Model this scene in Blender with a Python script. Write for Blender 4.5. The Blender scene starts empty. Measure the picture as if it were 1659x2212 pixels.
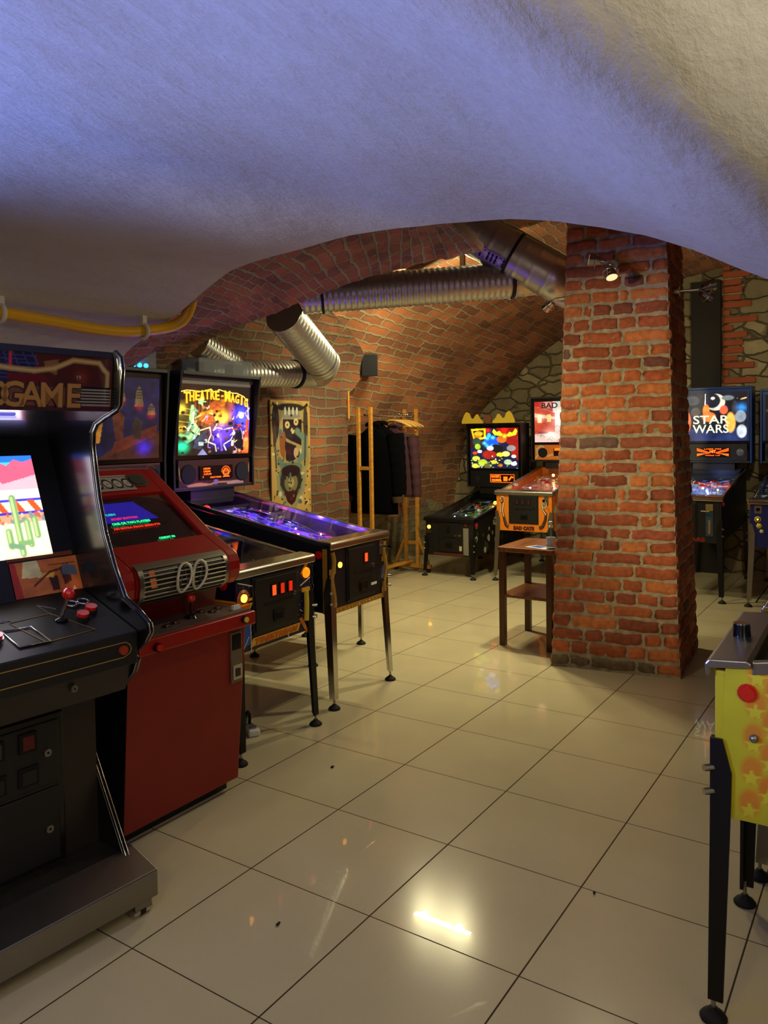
import bpy, bmesh, math, random
import numpy as np
from mathutils import Vector, Matrix
random.seed(7); rng = np.random.default_rng(7)
SC = bpy.context.scene
COL = SC.collection
R = math.radians

# ------------------------------------------------------------------ camera
F_PX, YAW, PIT, ROLL, PY = 1680.6, 0.588980, -0.033916, -0.0142628, 997.71
CAM = np.array([-1.43481, -1.8708915, 1.4928665])
Fv = np.array([math.cos(YAW)*math.cos(PIT), math.sin(YAW)*math.cos(PIT), math.sin(PIT)])
R0 = np.array([math.sin(YAW), -math.cos(YAW), 0.0]); U0 = np.cross(R0, Fv)
Rv = math.cos(ROLL)*R0 + math.sin(ROLL)*U0; Uv = -math.sin(ROLL)*R0 + math.cos(ROLL)*U0
cd = bpy.data.cameras.new('camera'); cam = bpy.data.objects.new('camera', cd); COL.objects.link(cam)
cam.matrix_world = Matrix(((Rv[0], Uv[0], -Fv[0], CAM[0]), (Rv[1], Uv[1], -Fv[1], CAM[1]), (Rv[2], Uv[2], -Fv[2], CAM[2]), (0, 0, 0, 1)))
cd.sensor_fit = 'VERTICAL'; cd.sensor_height = 24.0; cd.lens = F_PX/2212*24.0
cd.shift_y = (PY-1106)/2212 ; cd.clip_start = 0.02
SC.camera = cam
def ray(x, y): return Fv + Rv*(x-829.5)/F_PX + Uv*(PY-y)/F_PX
def at(x, y, d): return tuple(CAM + ray(x, y)*d)
def on(x, y, axis, val):
    d = ray(x, y); t = (val-CAM[axis])/d[axis]; return tuple(CAM + d*t)

# ------------------------------------------------------------------ world + exposure
w = bpy.data.worlds.new('world'); SC.world = w; w.use_nodes = True
w.node_tree.nodes['Background'].inputs[0].default_value = (1.0, 0.82, 0.6, 1)
w.node_tree.nodes['Background'].inputs[1].default_value = 0.01
SC.view_settings.view_transform = 'Standard'; SC.view_settings.look = 'None'
SC.view_settings.exposure = 0.0; SC.view_settings.gamma = 1.0; SC.view_settings.use_curve_mapping = False

def light(name, kind, loc, energy, color, target=None, size=0.1, **kw):
    l = bpy.data.lights.new(name, kind); l.energy = energy; l.color = color
    if kind == 'AREA':
        l.size = size
        if 'size_y' in kw: l.shape = 'RECTANGLE'; l.size_y = kw['size_y']
    else: l.shadow_soft_size = size
    if kind == 'SPOT': l.spot_size = R(kw.get('angle', 90)); l.spot_blend = kw.get('blend', 0.6)
    o = bpy.data.objects.new(name, l); COL.objects.link(o); o.location = loc
    if target is not None:
        o.rotation_euler = (Vector(target)-Vector(loc)).to_track_quat('-Z', kw.get('up', 'Y')).to_euler()
    return o
WARM = (1.0, 0.90, 0.52); WARM2 = (1.0, 0.91, 0.62)
# warm lights of the near room, unseen behind and beside the camera
light('near_room_light', 'AREA', (-2.2, -0.9, 2.45), 128, (1.0, .86, .36), (1.6, -0.6, 0.6), 0.5)
light('near_room_light', 'POINT', (-1.7, -1.3, 1.75), 13, (1.0, .78, .42), size=.08)  # omni fill without a fixture, added to warm the plaster
light('near_room_light', 'AREA', (-1.1, -3.1, 1.9), 34, (1.0, .93, .78), (-0.5, -2.2, 3.2), 0.3)
light('near_room_spot', 'SPOT', (-1.3, 0.35, 2.05), 470, (1.0, 0.86, 0.5), (3.35, -0.42, 1.35), 0.10, angle=36, blend=1.0)  # unseen spot aimed to brighten the pillar's front face
# blue-violet LED strip low on the left wall, washing the plaster vault
light('blue_led_light', 'SPOT', (-2.0, 0.95, 1.62), 590.0, (0.16, 0.27, 1.0), (-0.35, -0.75, 2.2), 0.12, angle=74, blend=0.75)
# fluorescent tube above the branch duct in the brick hall
TUBE_A, TUBE_B = (4.37, 1.75, 2.83), (4.40, 1.20, 2.83)
light('hall_tube_light', 'AREA', (4.385, 1.475, 2.80), 36, WARM, (4.385, 1.475, 0.0), 0.05, size_y=0.55)
for y_ in (1.30, 1.65): light('hall_tube_light', 'POINT', (4.385, y_, 2.78), 21, WARM, size=0.03)
# spotlights fixed to the brick pillar
light('pillar_spot_light', 'SPOT', (3.10, -0.36, 2.50), 60, WARM, (1.5, 0.9, 0.2), 0.04, angle=120, blend=0.8)
light('pillar_spot_light', 'SPOT', (3.80, 0.26, 2.40), 120, WARM, (4.1, 1.6, 0.3), 0.05, angle=150, blend=0.8)
light('pillar_spot_light', 'SPOT', (4.35, -1.15, 2.42), 60, WARM, (7.2, -1.3, 1.9), 0.05, angle=110, blend=0.8)
light('violet_spot_light', 'SPOT', (3.9, 0.25, 2.62), 62, (0.42, 0.2, 1.0), (6.4, 1.9, 2.2), 0.04, angle=66, blend=0.35)
light('violet_spot_light', 'SPOT', (2.2, -0.7, 1.9), 4, (0.5, 0.3, 1.0), (3.0, 0.9, 2.6), 0.04, angle=90, blend=0.6)

# ------------------------------------------------------------------ materials
def lin(c):
    return tuple(((v/255)/12.92 if v/255 <= .04045 else ((v/255+.055)/1.055)**2.4) for v in c[:3])
MATS = {}
def nt(name):
    m = bpy.data.materials.new(name); m.use_nodes = True; n = m.node_tree
    return m, n, n.nodes['Principled BSDF']
def mat(name, col, rough=0.5, metal=0.0, emit=0, ecol=None, coat=0.0, bump=0, bscale=80, var=0.0, spec=None):
    if name in MATS: return MATS[name]
    m, n, b = nt(name); c = lin(col)
    b.inputs['Base Color'].default_value = (*c, 1); b.inputs['Roughness'].default_value = rough
    b.inputs['Metallic'].default_value = metal; b.inputs['Coat Weight'].default_value = coat
    b.inputs['Coat Roughness'].default_value = 0.08
    if spec is not None: b.inputs['Specular IOR Level'].default_value = spec
    if emit:
        b.inputs['Emission Color'].default_value = (*(lin(ecol) if ecol else c), 1); b.inputs['Emission Strength'].default_value = emit
    if bump or var:
        tc = n.nodes.new('ShaderNodeTexCoord'); no = n.nodes.new('ShaderNodeTexNoise'); no.inputs['Scale'].default_value = bscale
        no.inputs['Detail'].default_value = 4
        n.links.new(tc.outputs['Object'], no.inputs['Vector'])
        if bump:
            bp = n.nodes.new('ShaderNodeBump'); bp.inputs['Strength'].default_value = bump; bp.inputs['Distance'].default_value = 0.003
            n.links.new(no.outputs['Fac'], bp.inputs['Height']); n.links.new(bp.outputs['Normal'], b.inputs['Normal'])
        if var:
            mx = n.nodes.new('ShaderNodeMix'); mx.data_type = 'RGBA'
            mx.inputs[6].default_value = (*[v*(1-var) for v in c], 1); mx.inputs[7].default_value = (*[min(1, v*(1+var)) for v in c], 1)
            n.links.new(no.outputs['Fac'], mx.inputs[0]); n.links.new(mx.outputs[2], b.inputs['Base Color'])
    MATS[name] = m; return m

def brick_mat(name, wcol=(142, 130, 104), c1=(160, 92, 52), c2=(108, 66, 48), bw=0.27, bh=0.078, mortar=0.011, seed=0, stone_below=None):
    if name in MATS: return MATS[name]
    m, n, b = nt(name); L = n.links
    uv = n.nodes.new('ShaderNodeUVMap')
    no = n.nodes.new('ShaderNodeTexNoise'); no.inputs['Scale'].default_value = 3.5; no.inputs['Detail'].default_value = 3
    L.new(uv.outputs['UV'], no.inputs['Vector'])
    sub = n.nodes.new('ShaderNodeVectorMath'); sub.operation = 'SUBTRACT'; sub.inputs[1].default_value = (.5, .5, .5)
    sc = n.nodes.new('ShaderNodeVectorMath'); sc.operation = 'SCALE'; sc.inputs['Scale'].default_value = 0.07
    ad = n.nodes.new('ShaderNodeVectorMath'); ad.operation = 'ADD'
    L.new(no.outputs['Color'], sub.inputs[0]); L.new(sub.outputs[0], sc.inputs[0]); L.new(uv.outputs['UV'], ad.inputs[0]); L.new(sc.outputs[0], ad.inputs[1])
    nf = n.nodes.new('ShaderNodeTexNoise'); nf.inputs['Scale'].default_value = 24; nf.inputs['Detail'].default_value = 4
    L.new(uv.outputs['UV'], nf.inputs['Vector'])
    s2 = n.nodes.new('ShaderNodeVectorMath'); s2.operation = 'SUBTRACT'; s2.inputs[1].default_value = (.5, .5, .5)
    c2n = n.nodes.new('ShaderNodeVectorMath'); c2n.operation = 'SCALE'; c2n.inputs['Scale'].default_value = 0.018
    a2 = n.nodes.new('ShaderNodeVectorMath'); a2.operation = 'ADD'
    L.new(nf.outputs['Color'], s2.inputs[0]); L.new(s2.outputs[0], c2n.inputs[0]); L.new(ad.outputs[0], a2.inputs[0]); L.new(c2n.outputs[0], a2.inputs[1])
    br = n.nodes.new('ShaderNodeTexBrick'); L.new(a2.outputs[0], br.inputs['Vector'])
    br.inputs['Scale'].default_value = 1; br.inputs['Mortar Size'].default_value = mortar; br.inputs['Mortar Smooth'].default_value = 0.35
    br.inputs['Brick Width'].default_value = bw; br.inputs['Row Height'].default_value = bh
    br.inputs['Color1'].default_value = (*lin(c1), 1); br.inputs['Color2'].default_value = (*lin(c2), 1); br.inputs['Mortar'].default_value = (*lin(wcol), 1)
    br.offset = 0.5; br.squash = 0.75; br.squash_frequency = 3
    n2 = n.nodes.new('ShaderNodeTexNoise'); n2.inputs['Scale'].default_value = 1.7; n2.inputs['Detail'].default_value = 5
    L.new(uv.outputs['UV'], n2.inputs['Vector'])
    hs = n.nodes.new('ShaderNodeHueSaturation'); L.new(br.outputs['Color'], hs.inputs['Color'])
    mr = n.nodes.new('ShaderNodeMapRange'); mr.inputs['From Min'].default_value = .3; mr.inputs['From Max'].default_value = .7
    mr.inputs['To Min'].default_value = .6; mr.inputs['To Max'].default_value = 1.25
    L.new(n2.outputs['Fac'], mr.inputs['Value']); L.new(mr.outputs[0], hs.inputs['Value'])
    out = hs.outputs['Color']
    if stone_below is not None:
        st, hstone = stone_nodes(n, uv.outputs['UV'])
        sx = n.nodes.new('ShaderNodeSeparateXYZ'); L.new(uv.outputs['UV'], sx.inputs[0])
        m1 = n.nodes.new('ShaderNodeMath'); m1.operation = 'MULTIPLY_ADD'; m1.inputs[1].default_value = 0.9
        L.new(n2.outputs['Fac'], m1.inputs[0]); L.new(sx.outputs[1], m1.inputs[2])
        gt = n.nodes.new('ShaderNodeMath'); gt.operation = 'LESS_THAN'; gt.inputs[1].default_value = stone_below+0.45
        L.new(m1.outputs[0], gt.inputs[0])
        mx = n.nodes.new('ShaderNodeMix'); mx.data_type = 'RGBA'; L.new(gt.outputs[0], mx.inputs[0]); L.new(out, mx.inputs[6]); L.new(st, mx.inputs[7])
        out = mx.outputs[2]
    L.new(out, b.inputs['Base Color']); b.inputs['Roughness'].default_value = 0.9
    inv = n.nodes.new('ShaderNodeMath'); inv.operation = 'SUBTRACT'; inv.inputs[0].default_value = 1.0; L.new(br.outputs['Fac'], inv.inputs[1])
    mad = n.nodes.new('ShaderNodeMath'); mad.operation = 'MULTIPLY_ADD'; mad.inputs[1].default_value = 0.45
    L.new(nf.outputs['Fac'], mad.inputs[0]); L.new(inv.outputs[0], mad.inputs[2])
    bp = n.nodes.new('ShaderNodeBump'); bp.inputs['Strength'].default_value = 0.9; bp.inputs['Distance'].default_value = 0.014
    L.new(mad.outputs[0], bp.inputs['Height']); L.new(bp.outputs['Normal'], b.inputs['Normal'])
    MATS[name] = m; return m

def stone_nodes(n, vec):
    L = n.links
    no = n.nodes.new('ShaderNodeTexNoise'); no.inputs['Scale'].default_value = 4; no.inputs['Detail'].default_value = 5; L.new(vec, no.inputs['Vector'])
    mxv = n.nodes.new('ShaderNodeMix'); mxv.data_type = 'VECTOR'; mxv.inputs[0].default_value = 0.12
    L.new(vec, mxv.inputs[4]); L.new(no.outputs['Color'], mxv.inputs[5])
    mp = n.nodes.new('ShaderNodeMapping'); mp.inputs['Scale'].default_value = (4.6, 8.6, 6.5); L.new(mxv.outputs[1], mp.inputs['Vector'])
    v = n.nodes.new('ShaderNodeTexVoronoi'); v.feature = 'DISTANCE_TO_EDGE'; v.inputs['Scale'].default_value = 1.0; L.new(mp.outputs[0], v.inputs['Vector'])
    vc = n.nodes.new('ShaderNodeTexVoronoi'); vc.inputs['Scale'].default_value = 1.0; L.new(mp.outputs[0], vc.inputs['Vector'])
    cr = n.nodes.new('ShaderNodeValToRGB'); e = cr.color_ramp.elements; e[0].position = 0.0; e[0].color = (*lin((128, 112, 84)), 1); e[1].position = 1.0; e[1].color = (*lin((186, 170, 132)), 1)
    k = e.new(0.5); k.color = (*lin((150, 136, 104)), 1)
    sx = n.nodes.new('ShaderNodeSeparateColor'); L.new(vc.outputs['Color'], sx.inputs[0]); L.new(sx.outputs[0], cr.inputs['Fac'])
    rr = n.nodes.new('ShaderNodeMapRange'); rr.inputs['From Max'].default_value = 0.07; L.new(v.outputs['Distance'], rr.inputs['Value'])
    mx = n.nodes.new('ShaderNodeMix'); mx.data_type = 'RGBA'; mx.inputs[6].default_value = (*lin((134, 120, 92)), 1)
    L.new(rr.outputs[0], mx.inputs[0]); L.new(cr.outputs[0], mx.inputs[7])
    n3 = n.nodes.new('ShaderNodeTexNoise'); n3.inputs['Scale'].default_value = 9; n3.inputs['Detail'].default_value = 6; L.new(vec, n3.inputs['Vector'])
    mu = n.nodes.new('ShaderNodeMix'); mu.data_type = 'RGBA'; mu.blend_type = 'MULTIPLY'; mu.inputs[0].default_value = 0.55
    L.new(mx.outputs[2], mu.inputs[6]); L.new(n3.outputs['Fac'], mu.inputs[7])
    ma = n.nodes.new('ShaderNodeMath'); ma.operation = 'MULTIPLY_ADD'; ma.inputs[1].default_value = 0.5; L.new(n3.outputs['Fac'], ma.inputs[0]); L.new(rr.outputs[0], ma.inputs[2])
    return mu.outputs[2], ma.outputs[0]
def stone_mat():
    m, n, b = nt('rubble_stone'); uv = n.nodes.new('ShaderNodeUVMap')
    c, h = stone_nodes(n, uv.outputs['UV']); n.links.new(c, b.inputs['Base Color']); b.inputs['Roughness'].default_value = 0.95
    bp = n.nodes.new('ShaderNodeBump'); bp.inputs['Strength'].default_value = 1; bp.inputs['Distance'].default_value = 0.03
    n.links.new(h, bp.inputs['Height']); n.links.new(bp.outputs['Normal'], b.inputs['Normal']); return m
def plaster_mat():
    m, n, b = nt('painted_plaster'); L = n.links; tc = n.nodes.new('ShaderNodeTexCoord')
    mp = n.nodes.new('ShaderNodeMapping'); mp.inputs['Scale'].default_value = (1, 2.2, 2.2); mp.inputs['Rotation'].default_value = (0, 0, 0.5); L.new(tc.outputs['Object'], mp.inputs['Vector'])
    a = n.nodes.new('ShaderNodeTexNoise'); a.inputs['Scale'].default_value = 7; a.inputs['Detail'].default_value = 7; a.inputs['Roughness'].default_value = 0.65; L.new(mp.outputs[0], a.inputs['Vector'])
    c = n.nodes.new('ShaderNodeTexNoise'); c.inputs['Scale'].default_value = 1.3; c.inputs['Detail'].default_value = 3; L.new(tc.outputs['Object'], c.inputs['Vector'])
    mx = n.nodes.new('ShaderNodeMix'); mx.data_type = 'RGBA'; mx.inputs[6].default_value = (*lin((186, 180, 166)), 1); mx.inputs[7].default_value = (*lin((206, 200, 186)), 1)
    L.new(a.outputs['Fac'], mx.inputs[0]); L.new(mx.outputs[2], b.inputs['Base Color']); b.inputs['Roughness'].default_value = 0.8
    ad = n.nodes.new('ShaderNodeMath'); ad.operation = 'MULTIPLY_ADD'; ad.inputs[1].default_value = 2.0; L.new(c.outputs['Fac'], ad.inputs[0]); L.new(a.outputs['Fac'], ad.inputs[2])
    bp = n.nodes.new('ShaderNodeBump'); bp.inputs['Strength'].default_value = 0.35; bp.inputs['Distance'].default_value = 0.02
    L.new(ad.outputs[0], bp.inputs['Height']); L.new(bp.outputs['Normal'], b.inputs['Normal']); return m
def tile_mat():
    m, n, b = nt('polished_floor_tile'); L = n.links; tc = n.nodes.new('ShaderNodeTexCoord')
    sx = n.nodes.new('ShaderNodeSeparateXYZ'); L.new(tc.outputs['Object'], sx.inputs[0]); hs = []
    for k in (0, 1):
        d = n.nodes.new('ShaderNodeMath'); d.operation = 'DIVIDE'; d.inputs[1].default_value = 0.5; L.new(sx.outputs[k], d.inputs[0])
        r = n.nodes.new('ShaderNodeMath'); r.operation = 'ROUND'; L.new(d.outputs[0], r.inputs[0])
        s = n.nodes.new('ShaderNodeMath'); s.operation = 'SUBTRACT'; L.new(d.outputs[0], s.inputs[0]); L.new(r.outputs[0], s.inputs[1])
        a = n.nodes.new('ShaderNodeMath'); a.operation = 'ABSOLUTE'; L.new(s.outputs[0], a.inputs[0])
        g = n.nodes.new('ShaderNodeMapRange'); g.inputs['From Min'].default_value = 0.0032 if k else 0.0024; g.inputs['From Max'].default_value = 0.0065 if k else 0.005; L.new(a.outputs[0], g.inputs['Value']); hs.append(g.outputs[0])
    mn = n.nodes.new('ShaderNodeMath'); mn.operation = 'MINIMUM'; L.new(hs[0], mn.inputs[0]); L.new(hs[1], mn.inputs[1])
    a = n.nodes.new('ShaderNodeTexNoise'); a.inputs['Scale'].default_value = 2.2; a.inputs['Detail'].default_value = 5; L.new(tc.outputs['Object'], a.inputs['Vector'])
    sp = n.nodes.new('ShaderNodeTexNoise'); sp.inputs['Scale'].default_value = 260; sp.inputs['Detail'].default_value = 2; L.new(tc.outputs['Object'], sp.inputs['Vector'])
    ma = n.nodes.new('ShaderNodeMath'); ma.operation = 'MULTIPLY_ADD'; ma.inputs[1].default_value = 0.5; L.new(sp.outputs['Fac'], ma.inputs[0]); L.new(a.outputs['Fac'], ma.inputs[2])
    cr = n.nodes.new('ShaderNodeMix'); cr.data_type = 'RGBA'; cr.inputs[6].default_value = (*lin((176, 164, 132)), 1); cr.inputs[7].default_value = (*lin((204, 192, 158)), 1)
    L.new(ma.outputs[0], cr.inputs[0])
    mx = n.nodes.new('ShaderNodeMix'); mx.data_type = 'RGBA'; mx.inputs[6].default_value = (*lin((58, 42, 26)), 1); L.new(mn.outputs[0], mx.inputs[0]); L.new(cr.outputs[2], mx.inputs[7])
    L.new(mx.outputs[2], b.inputs['Base Color'])
    rr = n.nodes.new('ShaderNodeMapRange'); rr.inputs['To Min'].default_value = 0.8; rr.inputs['To Max'].default_value = 0.16; b.inputs['Specular IOR Level'].default_value = 0.12; b.inputs['Coat Weight'].default_value = 0.32; b.inputs['Coat Roughness'].default_value = 0.012; L.new(mn.outputs[0], rr.inputs['Value']); L.new(rr.outputs[0], b.inputs['Roughness'])
    bp = n.nodes.new('ShaderNodeBump'); bp.inputs['Strength'].default_value = 0.5; bp.inputs['Distance'].default_value = 0.002; L.new(mn.outputs[0], bp.inputs['Height']); L.new(bp.outputs['Normal'], b.inputs['Normal'])
    return m
def attr_mat(name, emit=0.0, rough=0.5, coat=0.0, metal=0.0):
    if name in MATS: return MATS[name]
    m, n, b = nt(name); a = n.nodes.new('ShaderNodeAttribute'); a.attribute_name = 'Col'
    b.inputs['Roughness'].default_value = rough; b.inputs['Coat Weight'].default_value = coat; b.inputs['Coat Roughness'].default_value = 0.05; b.inputs['Metallic'].default_value = metal
    if emit:
        b.inputs['Base Color'].default_value = (.02, .02, .02, 1)
        n.links.new(a.outputs['Color'], b.inputs['Emission Color']); b.inputs['Emission Strength'].default_value = emit
    else: n.links.new(a.outputs['Color'], b.inputs['Base Color'])
    MATS[name] = m; return m
def brick_attr_mat():
    m, n, b = nt('pillar_brick'); L = n.links; a = n.nodes.new('ShaderNodeAttribute'); a.attribute_name = 'Col'
    tc = n.nodes.new('ShaderNodeTexCoord'); no = n.nodes.new('ShaderNodeTexNoise'); no.inputs['Scale'].default_value = 30; no.inputs['Detail'].default_value = 6; L.new(tc.outputs['Object'], no.inputs['Vector'])
    mp = n.nodes.new('ShaderNodeMapRange'); mp.inputs['From Min'].default_value = .3; mp.inputs['From Max'].default_value = .7; mp.inputs['To Min'].default_value = .72; mp.inputs['To Max'].default_value = 1.2; L.new(no.outputs['Fac'], mp.inputs['Value'])
    vm = n.nodes.new('ShaderNodeVectorMath'); vm.operation = 'SCALE'; L.new(a.outputs['Color'], vm.inputs[0]); L.new(mp.outputs[0], vm.inputs['Scale'])
    L.new(vm.outputs[0], b.inputs['Base Color']); b.inputs['Roughness'].default_value = 0.88
    bp = n.nodes.new('ShaderNodeBump'); bp.inputs['Strength'].default_value = 0.8; bp.inputs['Distance'].default_value = 0.006; L.new(no.outputs['Fac'], bp.inputs['Height']); L.new(bp.outputs['Normal'], b.inputs['Normal'])
    return m
def glass_mat(name, tint=(255, 255, 255), gloss=0.12, rough=0.03):
    if name in MATS: return MATS[name]
    m = bpy.data.materials.new(name); m.use_nodes = True; n = m.node_tree; n.nodes.clear(); L = n.links
    o = n.nodes.new('ShaderNodeOutputMaterial'); t = n.nodes.new('ShaderNodeBsdfTransparent'); t.inputs[0].default_value = (*lin(tint), 1)
    g = n.nodes.new('ShaderNodeBsdfGlossy'); g.inputs['Roughness'].default_value = rough
    fr = n.nodes.new('ShaderNodeFresnel'); fr.inputs[0].default_value = 1.33
    ge = n.nodes.new('ShaderNodeNewGeometry'); om = n.nodes.new('ShaderNodeMath'); om.operation = 'SUBTRACT'; om.inputs[0].default_value = 1.0; L.new(ge.outputs['Backfacing'], om.inputs[1])
    ad = n.nodes.new('ShaderNodeMath'); ad.operation = 'MULTIPLY'; ad.use_clamp = True; L.new(fr.outputs[0], ad.inputs[0])   # only the outer faces of a pane mirror
    sc_ = n.nodes.new('ShaderNodeMath'); sc_.operation = 'MULTIPLY_ADD'; sc_.inputs[1].default_value = 0.8; sc_.inputs[2].default_value = gloss*0.2; L.new(om.outputs[0], sc_.inputs[0]); L.new(sc_.outputs[0], ad.inputs[1])
    ad2 = n.nodes.new('ShaderNodeMath'); ad2.operation = 'MULTIPLY'; L.new(ad.outputs[0], ad2.inputs[0]); L.new(om.outputs[0], ad2.inputs[1]); ad = ad2
    mx = n.nodes.new('ShaderNodeMixShader'); L.new(ad.outputs[0], mx.inputs[0]); L.new(t.outputs[0], mx.inputs[1]); L.new(g.outputs[0], mx.inputs[2]); L.new(mx.outputs[0], o.inputs[0])
    MATS[name] = m; return m
def wood_mat(name, c1, c2, rough=0.5, scale=(2, 30, 30)):
    if name in MATS: return MATS[name]
    m, n, b = nt(name); L = n.links; tc = n.nodes.new('ShaderNodeTexCoord'); mp = n.nodes.new('ShaderNodeMapping'); mp.inputs['Scale'].default_value = scale; L.new(tc.outputs['Object'], mp.inputs['Vector'])
    no = n.nodes.new('ShaderNodeTexNoise'); no.inputs['Scale'].default_value = 1.5; no.inputs['Detail'].default_value = 6; no.inputs['Distortion'].default_value = 0.6; L.new(mp.outputs[0], no.inputs['Vector'])
    mx = n.nodes.new('ShaderNodeMix'); mx.data_type = 'RGBA'; mx.inputs[6].default_value = (*lin(c1), 1); mx.inputs[7].default_value = (*lin(c2), 1)
    mr = n.nodes.new('ShaderNodeMapRange'); mr.inputs['From Min'].default_value = .35; mr.inputs['From Max'].default_value = .65; L.new(no.outputs['Fac'], mr.inputs['Value']); L.new(mr.outputs[0], mx.inputs[0])
    L.new(mx.outputs[2], b.inputs['Base Color']); b.inputs['Roughness'].default_value = rough
    MATS[name] = m; return m

BLACK = mat('black_paint', (14, 14, 16), 0.45, var=0.2, bscale=12)
BLACKG = mat('black_gloss', (10, 10, 12), 0.18)
RUBBER = mat('black_rubber', (14, 13, 12), 0.75)
CHROME = mat('chrome', (200, 198, 192), 0.16, 1.0)
STEEL = mat('brushed_steel', (150, 146, 138), 0.34, 1.0, var=0.15, bscale=6)
DARKM = mat('dark_metal', (26, 26, 28), 0.42, 0.6)
WHITE = mat('white_plastic', (225, 222, 210), 0.4)
REDP = mat('red_plastic', (205, 22, 14), 0.22, coat=0.6)
YELP = mat('yellow_plastic', (220, 190, 60), 0.3)
CRED = mat('cabinet_red', (150, 18, 12), 0.30, coat=0.35, var=0.12, bscale=5)
CREDF = mat('cabinet_red_base', (128, 22, 12), 0.45, var=0.15, bscale=4)
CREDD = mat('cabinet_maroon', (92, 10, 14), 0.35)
GOLD = mat('gold_trim', (168, 122, 38), 0.45, var=0.3, bscale=30)
BULBO = mat('amber_bulb', (255, 150, 30), 0.3, emit=9, ecol=(255, 150, 40))
BULBR = mat('red_lamp', (255, 30, 12), 0.3, emit=5, ecol=(255, 40, 14))
SLOTR = mat('coin_slot_red', (220, 30, 14), 0.3, emit=0.55, ecol=(255, 50, 20))
SLOTB = mat('coin_slot_bright', (255, 60, 20), 0.3, emit=2.4, ecol=(255, 60, 24))
DMD = mat('dot_display_glow', (255, 90, 10), 0.4, emit=3.0, ecol=(255, 92, 16))
GLASS = glass_mat('playfield_glass', (232, 236, 240), 0.25)
ACRYL = glass_mat('clear_acrylic', (225, 230, 232), 0.6, 0.12)
def haze(m, col, k):      # scuffed plastic: a little of the light is scattered
    n = m.node_tree; o = [x for x in n.nodes if x.type == 'OUTPUT_MATERIAL'][0]; src = o.inputs[0].links[0].from_socket
    d = n.nodes.new('ShaderNodeBsdfDiffuse'); d.inputs[0].default_value = (*lin(col), 1); mx = n.nodes.new('ShaderNodeMixShader'); mx.inputs[0].default_value = k
    n.links.new(src, mx.inputs[1]); n.links.new(d.outputs[0], mx.inputs[2]); n.links.new(mx.outputs[0], o.inputs[0])
haze(ACRYL, (210, 214, 216), .22)
PLASTER = plaster_mat(); TILE = tile_mat(); STONE = stone_mat()
BRK = brick_mat('vault_brick', c1=(176, 108, 64), c2=(124, 78, 56), bw=0.25, bh=0.082, mortar=0.010)
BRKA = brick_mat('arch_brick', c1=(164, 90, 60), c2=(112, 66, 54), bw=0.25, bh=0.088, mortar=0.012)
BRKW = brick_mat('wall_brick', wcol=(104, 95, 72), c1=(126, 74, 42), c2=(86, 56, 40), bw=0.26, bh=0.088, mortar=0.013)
BRKS = brick_mat('vault_brick_on_stone', wcol=(156, 140, 108), c1=(180, 112, 66), c2=(128, 82, 58), bw=0.25, bh=0.082, mortar=0.010, stone_below=0.62)
PBRK = brick_attr_mat()
OAK = wood_mat('pine_wood', (176, 118, 40), (206, 146, 60), 0.5)
BROWN = wood_mat('brown_wood', (92, 50, 22), (128, 74, 34), 0.32)

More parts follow.
